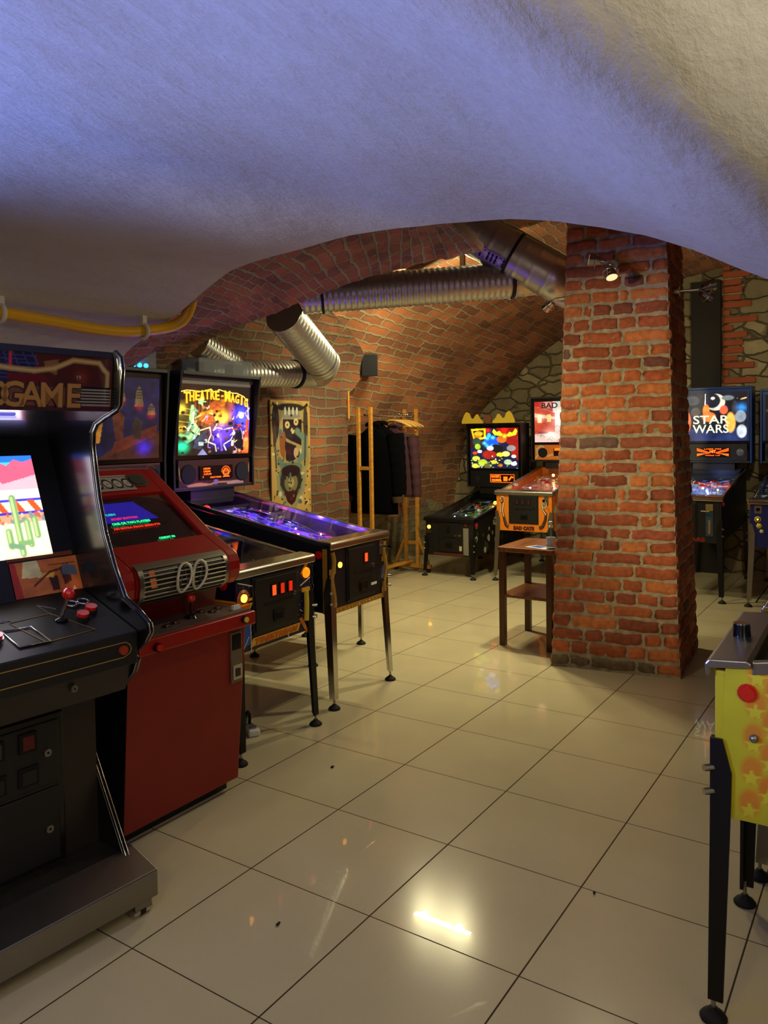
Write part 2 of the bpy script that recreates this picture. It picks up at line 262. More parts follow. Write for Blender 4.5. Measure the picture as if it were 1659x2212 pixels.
# ------------------------------------------------------------------ mesh helpers
class MB:
    def __init__(s): s.v = []; s.f = []; s.m = []; s.uv = []; s.mats = []; s.sm = []; s.T = Matrix.Identity(4)
    def mi(s, m):
        if m not in s.mats: s.mats.append(m)
        return s.mats.index(m)
    def add(s, vs, fs, m, smooth=False, uvs=None):
        b = len(s.v); s.v += [tuple(s.T @ Vector(p)) for p in vs]; k = s.mi(m)
        for i, f in enumerate(fs):
            s.f.append([b+j for j in f]); s.m.append(k); s.sm.append(smooth); s.uv.append([uvs[j] for j in f] if uvs else None)
    def box(s, x0, x1, y0, y1, z0, z1, m):
        s.add([(x0, y0, z0), (x1, y0, z0), (x1, y1, z0), (x0, y1, z0), (x0, y0, z1), (x1, y0, z1), (x1, y1, z1), (x0, y1, z1)],
              [(0, 3, 2, 1), (4, 5, 6, 7), (0, 1, 5, 4), (1, 2, 6, 5), (2, 3, 7, 6), (3, 0, 4, 7)], m)
    def prism(s, poly, x0, x1, m, axis=0):      # poly in the two other axes
        n = len(poly)
        def P(a, p): return {0: (a, p[0], p[1]), 1: (p[0], a, p[1]), 2: (p[0], p[1], a)}[axis]
        vs = [P(x0, p) for p in poly]+[P(x1, p) for p in poly]
        s.add(vs, [tuple(range(n))[::-1], tuple(range(n, 2*n))]+[(i, (i+1) % n, n+(i+1) % n, n+i) for i in range(n)], m)
    def cyl(s, p0, p1, r0, m, r1=None, n=16, cap=True, smooth=True):
        p0, p1 = Vector(p0), Vector(p1); r1 = r0 if r1 is None else r1; d = (p1-p0).normalized()
        a = d.orthogonal().normalized(); b = d.cross(a); vs = []
        for p, r in ((p0, r0), (p1, r1)):
            vs += [tuple(p+a*r*math.cos(2*math.pi*i/n)+b*r*math.sin(2*math.pi*i/n)) for i in range(n)]
        s.add(vs, [(i, (i+1) % n, n+(i+1) % n, n+i) for i in range(n)], m, smooth)
        if cap: s.add(vs, [tuple(range(n))[::-1], tuple(range(n, 2*n))], m)
    def tube(s, pts, r, m, n=10, rf=None):
        pts = [Vector(p) for p in pts]; vs = []; k = len(pts); up = None
        for i, p in enumerate(pts):
            d = (pts[min(i+1, k-1)]-pts[max(i-1, 0)]).normalized()
            if up is None: up = d.orthogonal().normalized()
            up = (up-d*up.dot(d)).normalized(); b = d.cross(up); rr = rf(i) if rf else r
            vs += [tuple(p+up*rr*math.cos(2*math.pi*j/n)+b*rr*math.sin(2*math.pi*j/n)) for j in range(n)]
        fs = [(i*n+j, i*n+(j+1) % n, (i+1)*n+(j+1) % n, (i+1)*n+j) for i in range(k-1) for j in range(n)]
        s.add(vs, fs, m, True); s.add(vs, [tuple(range(n))[::-1], tuple(range((k-1)*n, k*n))], m)
    def sphere(s, c, r, m, n=14, sz=1.0):
        vs = []; fs = []; h = n//2
        for i in range(h+1):
            t = math.pi*i/h
            vs += [(c[0]+r*math.sin(t)*math.cos(2*math.pi*j/n), c[1]+r*math.sin(t)*math.sin(2*math.pi*j/n), c[2]+sz*r*math.cos(t)) for j in range(n)]
        fs = [(i*n+j, (i+1)*n+j, (i+1)*n+(j+1) % n, i*n+(j+1) % n) for i in range(h) for j in range(n)]
        s.add(vs, fs, m, True)
    def lathe(s, c, prof, m, n=18, axis=2):
        vs = []
        for r, z in prof:
            for j in range(n):
                a = 2*math.pi*j/n; p = (r*math.cos(a), r*math.sin(a), z)
                if axis == 1: p = (p[0], z, p[1])
                if axis == 0: p = (z, p[0], p[1])
                vs.append((c[0]+p[0], c[1]+p[1], c[2]+p[2]))
        k = len(prof); s.add(vs, [(i*n+j, i*n+(j+1) % n, (i+1)*n+(j+1) % n, (i+1)*n+j) for i in range(k-1) for j in range(n)], m, True)
        s.add(vs, [tuple(range(n))[::-1], tuple(range((k-1)*n, k*n))], m)
    def build(s, name, parent=None, bevel=0, seg=2, solid=0):
        me = bpy.data.meshes.new(name); me.from_pydata(s.v, [], s.f)
        for m in s.mats: me.materials.append(m)
        me.polygons.foreach_set('material_index', s.m); me.polygons.foreach_set('use_smooth', s.sm)
        if any(u for u in s.uv):
            ul = me.uv_layers.new(name='UVMap'); i = 0
            for f, u in zip(s.f, s.uv):
                for k in range(len(f)): ul.data[i].uv = u[k] if u else (0, 0); i += 1
        me.update()
        bm = bmesh.new(); bm.from_mesh(me); bmesh.ops.recalc_face_normals(bm, faces=bm.faces); bm.to_mesh(me); bm.free()
        o = bpy.data.objects.new(name, me); COL.objects.link(o)
        if parent: o.parent = parent
        if bevel:
            b = o.modifiers.new('bevel', 'BEVEL'); b.width = bevel; b.segments = seg; b.limit_method = 'ANGLE'; b.angle_limit = R(40)
        if solid:
            b = o.modifiers.new('solid', 'SOLIDIFY'); b.thickness = solid
        return o
def thing(name, label, cat, loc=(0, 0, 0), rz=0, group=None):
    o = bpy.data.objects.new(name, None); COL.objects.link(o); o.location = loc; o.rotation_euler = (0, 0, rz); o.empty_display_size = 0.1
    return tag(o, label, cat, group)
def tag(o, label, cat, group=None):
    o['label'] = label; o['category'] = cat
    if group: o['group'] = group
    return o
def struct(o, label=None):
    o['kind'] = 'structure'
    if label: o['label'] = label
    return o
def box(name, x0, x1, y0, y1, z0, z1, m, parent=None, bevel=0.0):
    b = MB(); b.box(x0, x1, y0, y1, z0, z1, m); return b.build(name, parent, bevel)
def text(name, s, h, o, u, v, m, parent, w=None, depth=0.0015, align='CENTER', shear=0.0, bold=0.0):
    """lettering of cap height h at origin o on plane u (right), v (up)"""
    c = bpy.data.curves.new(name, 'FONT'); c.body = s; c.size = h*1.38; c.extrude = depth; c.align_x = align; c.shear = shear; c.offset = bold; c.resolution_u = 3
    t = bpy.data.objects.new('tmp', c); COL.objects.link(t); dg = bpy.context.evaluated_depsgraph_get(); dg.update()
    me = bpy.data.meshes.new_from_object(t.evaluated_get(dg)); bpy.data.objects.remove(t)
    xs = [p.co.x for p in me.vertices]; k = 1.0
    if w and xs: k = w/(max(xs)-min(xs))
    u, v = Vector(u).normalized(), Vector(v).normalized(); nn = u.cross(v)
    M = Matrix(((u.x*k, v.x, nn.x, o[0]), (u.y*k, v.y, nn.y, o[1]), (u.z*k, v.z, nn.z, o[2]), (0, 0, 0, 1)))
    me.transform(M); me.materials.clear(); me.materials.append(m)
    ob = bpy.data.objects.new(name, me); COL.objects.link(ob)
    if parent: ob.parent = parent
    return ob

# ------------------------------------------------------------------ small painter for flat printed panels
class Cv:
    def __init__(s, w, h, bg=(0, 0, 0), asp=None):
        s.w, s.h = w, h; s.asp = asp or w/h; s.a = np.ones((h, w, 3))*np.array(lin(bg)); s.Y, s.X = np.mgrid[0:h, 0:w]; s.X = (s.X+.5)/w; s.Y = (s.Y+.5)/h
    def put(s, k, col): s.a = s.a*(1-k[..., None])+np.array(lin(col))*k[..., None]; return s
    def ell(s, cx, cy, rx, ry, col, soft=.06, rot=0):
        dx = (s.X-cx)*s.asp; dy = s.Y-cy; c, q = math.cos(rot), math.sin(rot); a = c*dx+q*dy; b = -q*dx+c*dy
        d = np.sqrt((a/(rx*s.asp))**2+(b/ry)**2); return s.put(np.clip((1-d)/soft+.5, 0, 1), col)
    def rect(s, x0, x1, y0, y1, col): return s.put(((s.X > x0) & (s.X < x1) & (s.Y > y0) & (s.Y < y1))*1.0, col)
    def poly(s, pts, col):
        k = np.zeros_like(s.X, bool); n = len(pts)
        for i in range(n):
            (x0, y0), (x1, y1) = pts[i], pts[(i+1) % n]
            if y0 == y1: continue
            c = ((s.Y > min(y0, y1)) & (s.Y <= max(y0, y1))) & (s.X < (s.Y-y0)/(y1-y0)*(x1-x0)+x0); k ^= c
        return s.put(k*1.0, col)
    def line(s, pts, wd, col, soft=.5):
        for (x0, y0), (x1, y1) in zip(pts[:-1], pts[1:]):
            ax, ay, bx, by = x0*s.asp, y0, x1*s.asp, y1; px, py = s.X*s.asp, s.Y
            L = (bx-ax)**2+(by-ay)**2+1e-12; t = np.clip(((px-ax)*(bx-ax)+(py-ay)*(by-ay))/L, 0, 1)
            d = np.hypot(px-ax-t*(bx-ax), py-ay-t*(by-ay)); s.put(np.clip((wd-d)/(wd*soft)+.5, 0, 1), col)
        return s
    def glow(s, cx, cy, r, col, k=1.0):
        d = np.hypot((s.X-cx)*s.asp, s.Y-cy); s.a = s.a+np.array(lin(col))*(k*np.exp(-(d/r)**2))[..., None]; return s
    def noise(s, amp=.3, n=6, seed=1):
        g = np.random.default_rng(seed); t = np.zeros_like(s.X)
        for o in range(3):
            m = n*2**o; z = g.random((m+2, m+2)); x = s.X*m; y = s.Y*m; i = x.astype(int); j = y.astype(int); fx = x-i; fy = y-j
            t += (z[j, i]*(1-fx)*(1-fy)+z[j, i+1]*fx*(1-fy)+z[j+1, i]*(1-fx)*fy+z[j+1, i+1]*fx*fy-.5)/2**o
        s.a = s.a*np.clip(1+amp*t*2, 0, 3)[..., None]; return s
    def specks(s, n, cols, r=(.004, .012), seed=3, box=(0, 1, 0, 1)):
        g = random.Random(seed)
        for _ in range(n): s.ell(box[0]+g.random()*(box[1]-box[0]), box[2]+g.random()*(box[3]-box[2]), g.uniform(*r)/s.asp, g.uniform(*r), g.choice(cols), .4)
        return s
    def scale(s, k): s.a *= k; return s
def canvas(name, cv, o, u, v, w, h, m, parent=None, clip=None):
    """a printed panel: grid mesh, one vertex per painted dot"""
    H, W = cv.h, cv.w; u, v, o = np.array(u, float), np.array(v, float), np.array(o, float)
    i, j = np.meshgrid(np.linspace(0, 1, W), np.linspace(0, 1, H)); P = o+u*(i[..., None]*w)+v*(j[..., None]*h)
    idx = np.arange(W*H).reshape(H, W); F = np.stack([idx[:-1, :-1], idx[:-1, 1:], idx[1:, 1:], idx[1:, :-1]], -1).reshape(-1, 4)
    if clip is not None:
        c = clip((i[:-1, :-1]+.5/W), (j[:-1, :-1]+.5/H)).reshape(-1); F = F[c]
    me = bpy.data.meshes.new(name); me.from_pydata(P.reshape(-1, 3).tolist(), [], F.tolist())
    at_ = me.color_attributes.new('Col', 'FLOAT_COLOR', 'POINT'); c = np.ones((W*H, 4), np.float32); c[:, :3] = np.clip(cv.a.reshape(-1, 3), 0, 20); at_.data.foreach_set('color', c.reshape(-1))
    me.materials.append(m); me.update(); ob = bpy.data.objects.new(name, me); COL.objects.link(ob)
    if parent: ob.parent = parent
    return ob
PRINT = attr_mat('printed_panel', 0, 0.45, 0.15); PRINTG = attr_mat('printed_gloss_panel', 0, 0.3, 0.5)
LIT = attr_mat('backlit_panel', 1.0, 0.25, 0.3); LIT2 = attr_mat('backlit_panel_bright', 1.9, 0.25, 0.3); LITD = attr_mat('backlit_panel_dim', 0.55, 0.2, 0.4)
SCREEN = attr_mat('screen_glow', 1.6, 0.25, 0.2)

# ================================================================== SETTING
b = MB(); b.box(-4.2, 7.5, -4.6, 3.6, -0.1, 0.0, TILE); struct(b.build('floor'))
# --- plaster vault over the near room: soffit profile (y -> z) and a groin where the next vault rises
PRO = [(-3.6, 1.86), (-1.80, 1.86), (-1.64, 1.885), (-1.54, 1.925), (-1.46, 1.965), (-1.33, 2.04), (-1.19, 2.11), (-1.05, 2.16), (-0.89, 2.205), (-0.72, 2.24), (-0.44, 2.28),
       (-0.26, 2.292), (-0.02, 2.292), (0.35, 2.27), (0.50, 2.252), (0.63, 2.228), (0.80, 2.16), (0.93, 2.10), (1.23, 1.98), (1.35, 1.93), (1.44, 1.86), (1.5, 1.75)]
PYs = np.array([p[0] for p in PRO]); PZs = np.array([p[1] for p in PRO])
XA = 1.1
def soffit(x, y):
    z = np.interp(y, PYs, PZs); ln = -1.51-0.345*(x+0.70)            # groin line: y of the ridge at x
    d = (ln-y)*0.945                                               # distance beyond the ridge
    s = np.log1p(np.exp(np.clip(d/0.05, -30, 30)))*0.05            # softened ridge
    return z+1.05*s/(1+0.28*s)
def grid_mesh(name, xs, ys, fz, m, uvf=None):
    b = MB(); vs = []; uvs = []
    for y in ys:
        for x in xs:
            z = float(fz(x, y)); vs.append((x, y, z)); uvs.append(uvf(x, y, z) if uvf else (x, y))
    n = len(xs); fs = [(j*n+i, j*n+i+1, (j+1)*n+i+1, (j+1)*n+i) for j in range(len(ys)-1) for i in range(n-1)]
    b.add(vs, fs, m, True, uvs); return b
xs = np.linspace(-4.1, XA, 60); ys = np.concatenate([np.linspace(-4.5, -2.4, 16)[:-1], np.linspace(-2.4, 1.5, 110)])
wob = np.random.default_rng(3)
def sof2(x, y): return soffit(x, y)+0.006*math.sin(x*5+y*3)+0.004*math.sin(y*9-x*4)
cb = grid_mesh('ceiling', xs, ys, sof2, PLASTER)
# the edge turning up at the opening
ey = [y for y in ys if y < 1.36]
for a, c in zip(ey[:-1], ey[1:]):
    za, zc = float(sof2(XA, a)), float(sof2(XA, c)); cb.add([(XA, a, za), (XA, c, zc), (XA+.012, c, zc+.02), (XA+.012, a, za+.02), (XA+.012, a, 3.7), (XA+.012, c, 3.7)], [(0, 1, 2, 3), (3, 2, 5, 4)], PLASTER)
struct(cb.build('ceiling'), 'white plastered vault over the near room, blue lit')
struct(box('wall_left', -4.2, 0.88, 1.5, 1.6, 0, 2.0, PLASTER))
struct(box('wall_near', -4.3, -4.2, -4.6, 3.6, 0, 3.9, PLASTER))
struct(box('wall_right', -4.2, 7.5, -4.7, -4.6, 0, 3.9, PLASTER))
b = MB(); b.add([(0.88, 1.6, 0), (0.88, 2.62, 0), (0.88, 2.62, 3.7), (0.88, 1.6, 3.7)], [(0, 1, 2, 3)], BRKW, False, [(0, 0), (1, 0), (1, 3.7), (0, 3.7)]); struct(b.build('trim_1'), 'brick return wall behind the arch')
# --- brick arch ring between the plaster edge (X 1.1) and X 2.4
near = [(1.60, 1.80), (1.36, 1.95), (1.23, 2.00), (0.93, 2.12), (0.80, 2.18), (0.63, 2.25), (0.35, 2.29), (-0.02, 2.312), (-0.26, 2.312), (-0.36, 2.305), (-0.43, 2.300)]
far = [(2.45, 2.02), (2.22, 2.15), (2.06, 2.19), (1.79, 2.25), (1.55, 2.29), (1.34, 2.34), (1.08, 2.385), (0.80, 2.43), (0.56, 2.455), (0.30, 2.472), (0.03, 2.475)]
b = MB(); vs = []; uvs = []; NU, NX = 60, 14
def lerp_list(Ls, t): t *= len(Ls)-1; i = min(int(t), len(Ls)-2); f = t-i; return Ls[i][0]*(1-f)+Ls[i+1][0]*f, Ls[i][1]*(1-f)+Ls[i+1][1]*f
for i in range(NU+1):
    n_, f_ = lerp_list(near, i/NU), lerp_list(far, i/NU)
    for k in range(NX+1):
        t = k/NX; x = 1.112+(2.4-1.112)*t; y = n_[0]*(1-t)+f_[0]*t; z = n_[1]*(1-t)+f_[1]*t+.02*math.sin(math.pi*t)+wob.normal(0, .004)
        vs.append((x, y, z)); uvs.append((x+0.35*i/NU*2.6, i/NU*2.95))
b.add(vs, [(i*(NX+1)+k, i*(NX+1)+k+1, (i+1)*(NX+1)+k+1, (i+1)*(NX+1)+k) for i in range(NU) for k in range(NX)], BRKA, True, uvs)
# its far face turning up
for i in range(NU):
    p, q = vs[i*(NX+1)+NX], vs[(i+1)*(NX+1)+NX]; b.add([p, q, (q[0]+.02, q[1], q[2]+.05), (p[0]+.02, p[1], p[2]+.05)], [(0, 1, 2, 3)], BRKA, False, [(0, 0), (.1, 0), (.1, .3), (0, .3)])
for k in range(NX):
    p, q = vs[NU*(NX+1)+k], vs[NU*(NX+1)+k+1]; b.add([p, q, (q[0], q[1]-.01, q[2]+.04), (p[0], p[1]-.01, p[2]+.04)], [(0, 1, 2, 3)], BRKA, False, [(0, 0), (.1, 0), (.1, 1.3), (0, 1.3)])
struct(b.build('trim_2'), 'brick arch behind the plastered vault')
# --- hall: wall on the left with its vault, up to the pier corner at X 4.63
def strip(name, x0, x1, prof, m, nx=24, off=None, amp=.012, seed=1, label=None, smooth=True):
    g = np.random.default_rng(seed); arc = [0]
    for p, q in zip(prof[:-1], prof[1:]): arc.append(arc[-1]+math.hypot(q[0]-p[0], q[1]-p[1]))
    # resample
    N = int(arc[-1]/0.09); pts = []
    for i in range(N+1):
        a = arc[-1]*i/N; k = max(0, np.searchsorted(arc, a)-1); k = min(k, len(prof)-2); f = (a-arc[k])/(arc[k+1]-arc[k]); pts.append((prof[k][0]*(1-f)+prof[k+1][0]*f, prof[k][1]*(1-f)+prof[k+1][1]*f, a))
    b = MB(); vs = []; uvs = []
    for (y, z, a) in pts:
        for i in range(nx+1):
            x = x0+(x1-x0)*i/nx; dy = off(x) if off else 0
            vs.append((x, y+dy+g.normal(0, amp), z+g.normal(0, amp)*(1 if z > .1 else 0))); uvs.append((x, a))
    b.add(vs, [(j*(nx+1)+i, j*(nx+1)+i+1, (j+1)*(nx+1)+i+1, (j+1)*(nx+1)+i) for j in range(N) for i in range(nx)], m, smooth, uvs)
    return struct(b.build(name), label)
M2 = [(2.6, 0), (2.6, 1.0), (2.6, 2.0), (2.58, 2.15), (2.5, 2.33), (2.32, 2.55), (2.05, 2.75), (1.6, 2.98), (1.0, 3.16), (0.3, 3.26), (-.5, 3.3)]
def pxof(p):
    d = np.array(p)-CAM; z = d@Fv; return 829.5+F_PX*(d@Rv)/z, PY-F_PX*(d@Uv)/z
def ridge_x(y, z):
    """where the left vault ends: its groin edge against the barrel vault"""
    ys_ = [600, 650, 690, 738, 775, 798, 835, 860, 2500]; xs_ = [600, 690, 738, 775, 792, 799, 768, 752, 752]
    best = 4.63
    for X in np.linspace(3.2, 5.2, 81):
        px, py = pxof((X, y, z))
        if px <= np.interp(py, ys_, xs_): best = X
    return best
def strip_m2():
    arc = [0]; prof = M2; g = np.random.default_rng(2)
    for p, q in zip(prof[:-1], prof[1:]): arc.append(arc[-1]+math.hypot(q[0]-p[0], q[1]-p[1]))
    N = int(arc[-1]/0.07); nx = 40; b = MB(); vs = []; uvs = []
    for j in range(N+1):
        a = arc[-1]*j/N; k = min(max(0, int(np.searchsorted(arc, a))-1), len(prof)-2); f = (a-arc[k])/(arc[k+1]-arc[k])
        y = prof[k][0]*(1-f)+prof[k+1][0]*f; z = prof[k][1]*(1-f)+prof[k+1][1]*f; xe = 4.63 if z < 1.95 else ridge_x(y, z)
        for i in range(nx+1):
            x = 0.88+(xe-0.88)*i/nx; vs.append((x, y+g.normal(0, .005), z+(g.normal(0, .005) if z > .05 else 0))); uvs.append((x, a))
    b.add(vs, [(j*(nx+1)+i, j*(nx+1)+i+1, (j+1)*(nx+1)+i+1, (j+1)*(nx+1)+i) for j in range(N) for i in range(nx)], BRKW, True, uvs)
    struct(b.build('wall_back_left'), 'brick wall and vault behind the pinball row')
strip_m2()
MAIN = [(3.04, 0), (2.88, .67), (2.71, 1.42), (2.55, 1.66), (2.38, 1.86), (2.07, 2.13), (1.77, 2.36), (1.38, 2.62), (.9, 2.88), (.3, 3.1), (-.5, 3.2), (-1.6, 3.14), (-2.8, 3.0), (-3.8, 2.6), (-4.4, 1.8), (-4.58, 0)]
P4 = [(3.46, 0), (3.30, .67), (3.13, 1.42), (2.97, 1.74), (2.84, 2.05), (2.62, 2.42), (2.30, 2.74), (1.7, 3.06), (1.0, 3.22), (.3, 3.32), (-.5, 3.32), (-1.6, 3.16), (-2.8, 3.0), (-3.8, 2.6), (-4.4, 1.8), (-4.58, 0)]
def strip_main():
    arc = [0]; prof = MAIN
    for p, q in zip(prof[:-1], prof[1:]): arc.append(arc[-1]+math.hypot(q[0]-p[0], q[1]-p[1]))
    N = int(arc[-1]/0.09); nx = 60; b = MB(); vs = []; uvs = []; g = np.random.default_rng(5)
    for j in range(N+1):
        a = arc[-1]*j/N; k = min(max(0, int(np.searchsorted(arc, a))-1), len(prof)-2); f = (a-arc[k])/(arc[k+1]-arc[k])
        y7, z7 = prof[k][0]*(1-f)+prof[k+1][0]*f, prof[k][1]*(1-f)+prof[k+1][1]*f
        y4, z4 = P4[k][0]*(1-f)+P4[k+1][0]*f, P4[k][1]*(1-f)+P4[k+1][1]*f
        for i in range(nx+1):
            t = i/nx; lo_ = 3.3; x = lo_+(7.42-lo_)*t; s_ = max(0, (x-4.6)/2.82)**.8;  vs.append((x, y4*(1-s_)+y7*s_+g.normal(0, .007), z4*(1-s_)+z7*s_+(g.normal(0, .006) if z7 > .05 else 0))); uvs.append((x, a))
    b.add(vs, [(j*(nx+1)+i, j*(nx+1)+i+1, (j+1)*(nx+1)+i+1, (j+1)*(nx+1)+i) for j in range(N) for i in range(nx)], BRKS, True, uvs)
    return struct(b.build('wall_left_vault'), 'brick barrel vault springing from the floor')
strip_main()
# crown of the hall between the arch ring and the barrel vault
strip('wall_right_vault', 1.13, 3.32, [(0.3, 3.3), (-.5, 3.22), (-1.6, 3.16), (-2.8, 3.0), (-3.8, 2.6), (-4.4, 1.8), (-4.58, 0)], BRK, 20, None, .006, 7, 'brick vault over the right bay')
# return wall of the pier
b = MB(); vs = [(4.63, 2.6, 0), (4.78, 3.7, 0), (4.78, 3.7, 3.4), (4.63, 2.6, 2.08)]
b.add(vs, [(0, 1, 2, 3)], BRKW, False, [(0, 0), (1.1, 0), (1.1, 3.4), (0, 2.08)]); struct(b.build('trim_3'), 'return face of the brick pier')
# end wall of rubble stone with brick quoins
b = MB(); vs = []; uvs = []; g = np.random.default_rng(9); ny, nz = 60, 26
for j in range(nz+1):
    for i in range(ny+1):
        y = 3.3-7.9*i/ny; z = 3.5*j/nz; vs.append((7.3+g.normal(0, .012), y, z)); uvs.append((y, z))
b.add(vs, [(j*(ny+1)+i, j*(ny+1)+i+1, (j+1)*(ny+1)+i+1, (j+1)*(ny+1)+i) for j in range(nz) for i in range(ny)], STONE, True, uvs); struct(b.build('wall_back'), 'rubble stone end wall')
# brick edging of the opening in the stone wall and a slab coloured dark for the shade of the niche beside it
b = MB()
for k in range(17):
    z = 1.9+k*.078; wd = (.26 if k % 2 else .13)+.07*math.sin(k*2.3)
    b.box(7.272, 7.34, -.30-wd, -.30, z, z+.060+.006*math.sin(k*3.1), mat('quoin_red', (158, 78, 46), .9, var=.35, bscale=4, bump=.6))
struct(b.build('trim_5', bevel=.008), 'brick edging of the niche')
struct(box('trim_6', 7.22, 7.33, -.29, 0.0, 0, 3.05, mat('niche_shade', (34, 30, 26), .9)))

# --- the brick pillar: mortar core and individually laid, worn bricks in one mesh
def make_pillar():
    base = [(3.28, 0.0), (3.405, -0.76), (4.165, -0.70), (4.04, 0.06)]
    cx = sum(p[0] for p in base)/4; cy = sum(p[1] for p in base)/4; H = 3.3
    def corner(k, z):
        s = 1.0-0.235*min(z, 2.8)/2.8 if z > 0 else 1.0
        s += 0.012*max(0, 1-z/.2)
        return Vector((cx+(base[k][0]-cx)*s, cy+(base[k][1]-cy)*s, z))
    g = random.Random(21); V = []; Fc = []; Cc = []
    def face_brick(p0, u, wd, hh, nrm, col, dep):
        nm = max(2, int(wd/.024)); e_ = .0045
        AL = [0, e_]+[e_+(wd-2*e_)*i/nm for i in range(1, nm)]+[wd-e_, wd]; CL = [0, e_, hh*.36, hh*.66, hh-e_, hh]
        nx = len(AL)-1; nz = len(CL)-1; bi = len(V); ph = [g.uniform(0, 6.28) for _ in range(4)]; tl = g.uniform(-.012, .012)
        up = Vector((0, 0, 1))
        for j in range(nz+1):
            for i in range(nx+1):
                a, c = AL[i], CL[j]; edge = i in (0, nx) or j in (0, nz); co = (i in (1, nx-1)) and (j in (1, nz-1))
                out = dep*(.55 if co else 1)
                a2 = a+.004*math.sin(ph[0]+9*c/hh)+g.uniform(-.001, .001); c2 = c+.0035*math.sin(ph[1]+a*28)+.002*math.sin(ph[2]+a*77)+tl*(a-wd/2)
                if co: a2 += .002 if i == 1 else -.002; c2 += .002 if j == 1 else -.002
                out += .0025*math.sin(ph[3]+a*40+c*60)+g.uniform(-.0012, .0012)
                if edge: out = -.010
                V.append(p0+u*a2+up*c2+nrm*out); k = g.uniform(.92, 1.08); Cc.append([x*k for x in col])
        for j in range(nz):
            for i in range(nx): q = bi+j*(nx+1)+i; Fc.append((q, q+1, q+nx+2, q+nx+1))
    pal = [(196, 106, 54), (182, 96, 50), (172, 88, 48), (200, 116, 60), (158, 82, 50), (128, 74, 58), (112, 82, 66), (176, 88, 60), (154, 84, 54)]
    mort = lin((168, 152, 120)); z = 0.012; row = 0
    while z < H:
        hh = g.uniform(.062, .074); gap = g.uniform(.010, .017)
        for k in range(4):
            a, c = corner(k, z+hh/2), corner((k+1) % 4, z+hh/2); u = (c-a); L = u.length; u.normalize(); nrm = Vector((u.y, -u.x, 0))
            if nrm.dot(Vector((cx, cy, 0))-Vector((a.x, a.y, 0))) > 0: nrm = -nrm
            x = 0.0
            first = True
            while x < L-.03:
                wd = g.choice([.25, .25, .24, .20, .12, .11, .13, .28, .17, .06]);
                if first and row % 2: wd = .12
                first = False
                if x+wd > L-.07: wd = L-x
                col = lin(g.choice(pal[:5] if g.random() < .78 else pal)); kk = g.uniform(.75, 1.12); col = [v*kk for v in col]
                if z < .07 and g.random() < .6: col = lin((118, 98, 68))
                dep = .007+g.uniform(-.003, .003); ends = wd-(g.uniform(.008, .015) if x+wd < L-.001 else 0)
                p0 = Vector((a.x, a.y, z))+u*x; face_brick(p0, u, ends, hh, nrm, col, dep); x += wd
        z += hh+gap; row += 1
    # mortar faces, finely divided and uneven
    for k in range(4):
        nz, nx = 150, 26; bi = len(V)
        for j in range(nz+1):
            zz = H*j/nz; a, c = corner(k, zz), corner((k+1) % 4, zz); u = (c-a); nrm = Vector((u.y, -u.x, 0)).normalized()
            if nrm.dot(Vector((cx, cy, 0))-Vector((a.x, a.y, 0))) > 0: nrm = -nrm
            for i in range(nx+1):
                o = g.uniform(-.006, .0035)+.001; e = 0 if i in (0, nx) else o
                V.append(a+u*(i/nx)+nrm*(e+.0005)); kk = g.uniform(.8, 1.15); Cc.append([v*kk for v in mort])
        for j in range(nz):
            for i in range(nx): q = bi+j*(nx+1)+i; Fc.append((q, q+1, q+nx+2, q+nx+1))
    me = bpy.data.meshes.new('pillar'); me.from_pydata([tuple(v) for v in V], [], Fc)
    ca = me.color_attributes.new('Col', 'FLOAT_COLOR', 'POINT'); A = np.ones((len(V), 4), np.float32); A[:, :3] = Cc; ca.data.foreach_set('color', A.reshape(-1))
    me.materials.append(PBRK); me.polygons.foreach_set('use_smooth', [True]*len(Fc))
    bm = bmesh.new(); bm.from_mesh(me)
    C0 = Vector((cx, cy, 0))
    for f in bm.faces:
        d = f.calc_center_median()-C0; d.z = 0
        if f.normal.dot(d) < 0: f.normal_flip()
    bm.to_mesh(me); bm.free()
    o = bpy.data.objects.new('brick_pillar', me); COL.objects.link(o)
    o['kind'] = 'structure'; o['label'] = 'square red brick pillar in the middle of the hall'
    return o
make_pillar()

# ================================================================== PINBALL MACHINES
def leg_mesh(m, sx, sy, h, lean=.045):
    """pressed-steel corner leg: L section that tapers and splays to the floor, with bolts on the corner"""
    b = MB(); top, bot = h, 0.055; w0, w1 = .052, .036; N = 8; vs = []
    for i in range(N+1):
        t = i/N; z = top+(bot-top)*t; k = max(0., (t-.30)/.70); ox = sx*(lean*.45*k); oy = sy*(lean*k); w_ = (w0+(w1-w0)*t)*(.55+.45*min(1, t/.12)); th = .010
        cx, cy = ox, oy
        pts = [(0, 0), (-w_, 0), (-w_, -th), (-th, -th), (-th, -w_), (0, -w_)]     # outer corner at 0,0
        vs += [(cx+sx*px, cy+sy*py, z) for px, py in pts]
    n = 6; b.add(vs, [(i*n+j, i*n+(j+1) % n, (i+1)*n+(j+1) % n, (i+1)*n+j) for i in range(N) for j in range(n)]+[tuple(range(n)), tuple(range(N*n, N*n+n))], m)
    bolts = MB()
    for z in (h-.075, h-.135):
        p = Vector((sx*.002, sy*.002, z)); d = Vector((sx, sy, 0)).normalized(); b.cyl(p-d*.02, p+d*.014, .0085, CHROME, n=8)
    ex, ey = sx*(lean*.45)-sx*.012, sy*lean-sy*.012
    return b, (ex, ey)
def foot_mesh(x, y):
    b = MB(); b.cyl((x, y, .02), (x, y, .075), .006, STEEL, n=8); b.lathe((x, y, 0), [(.032, 0), (.034, .006), (.026, .016), (.012, .024), (.011, .03)], RUBBER, 16); return b

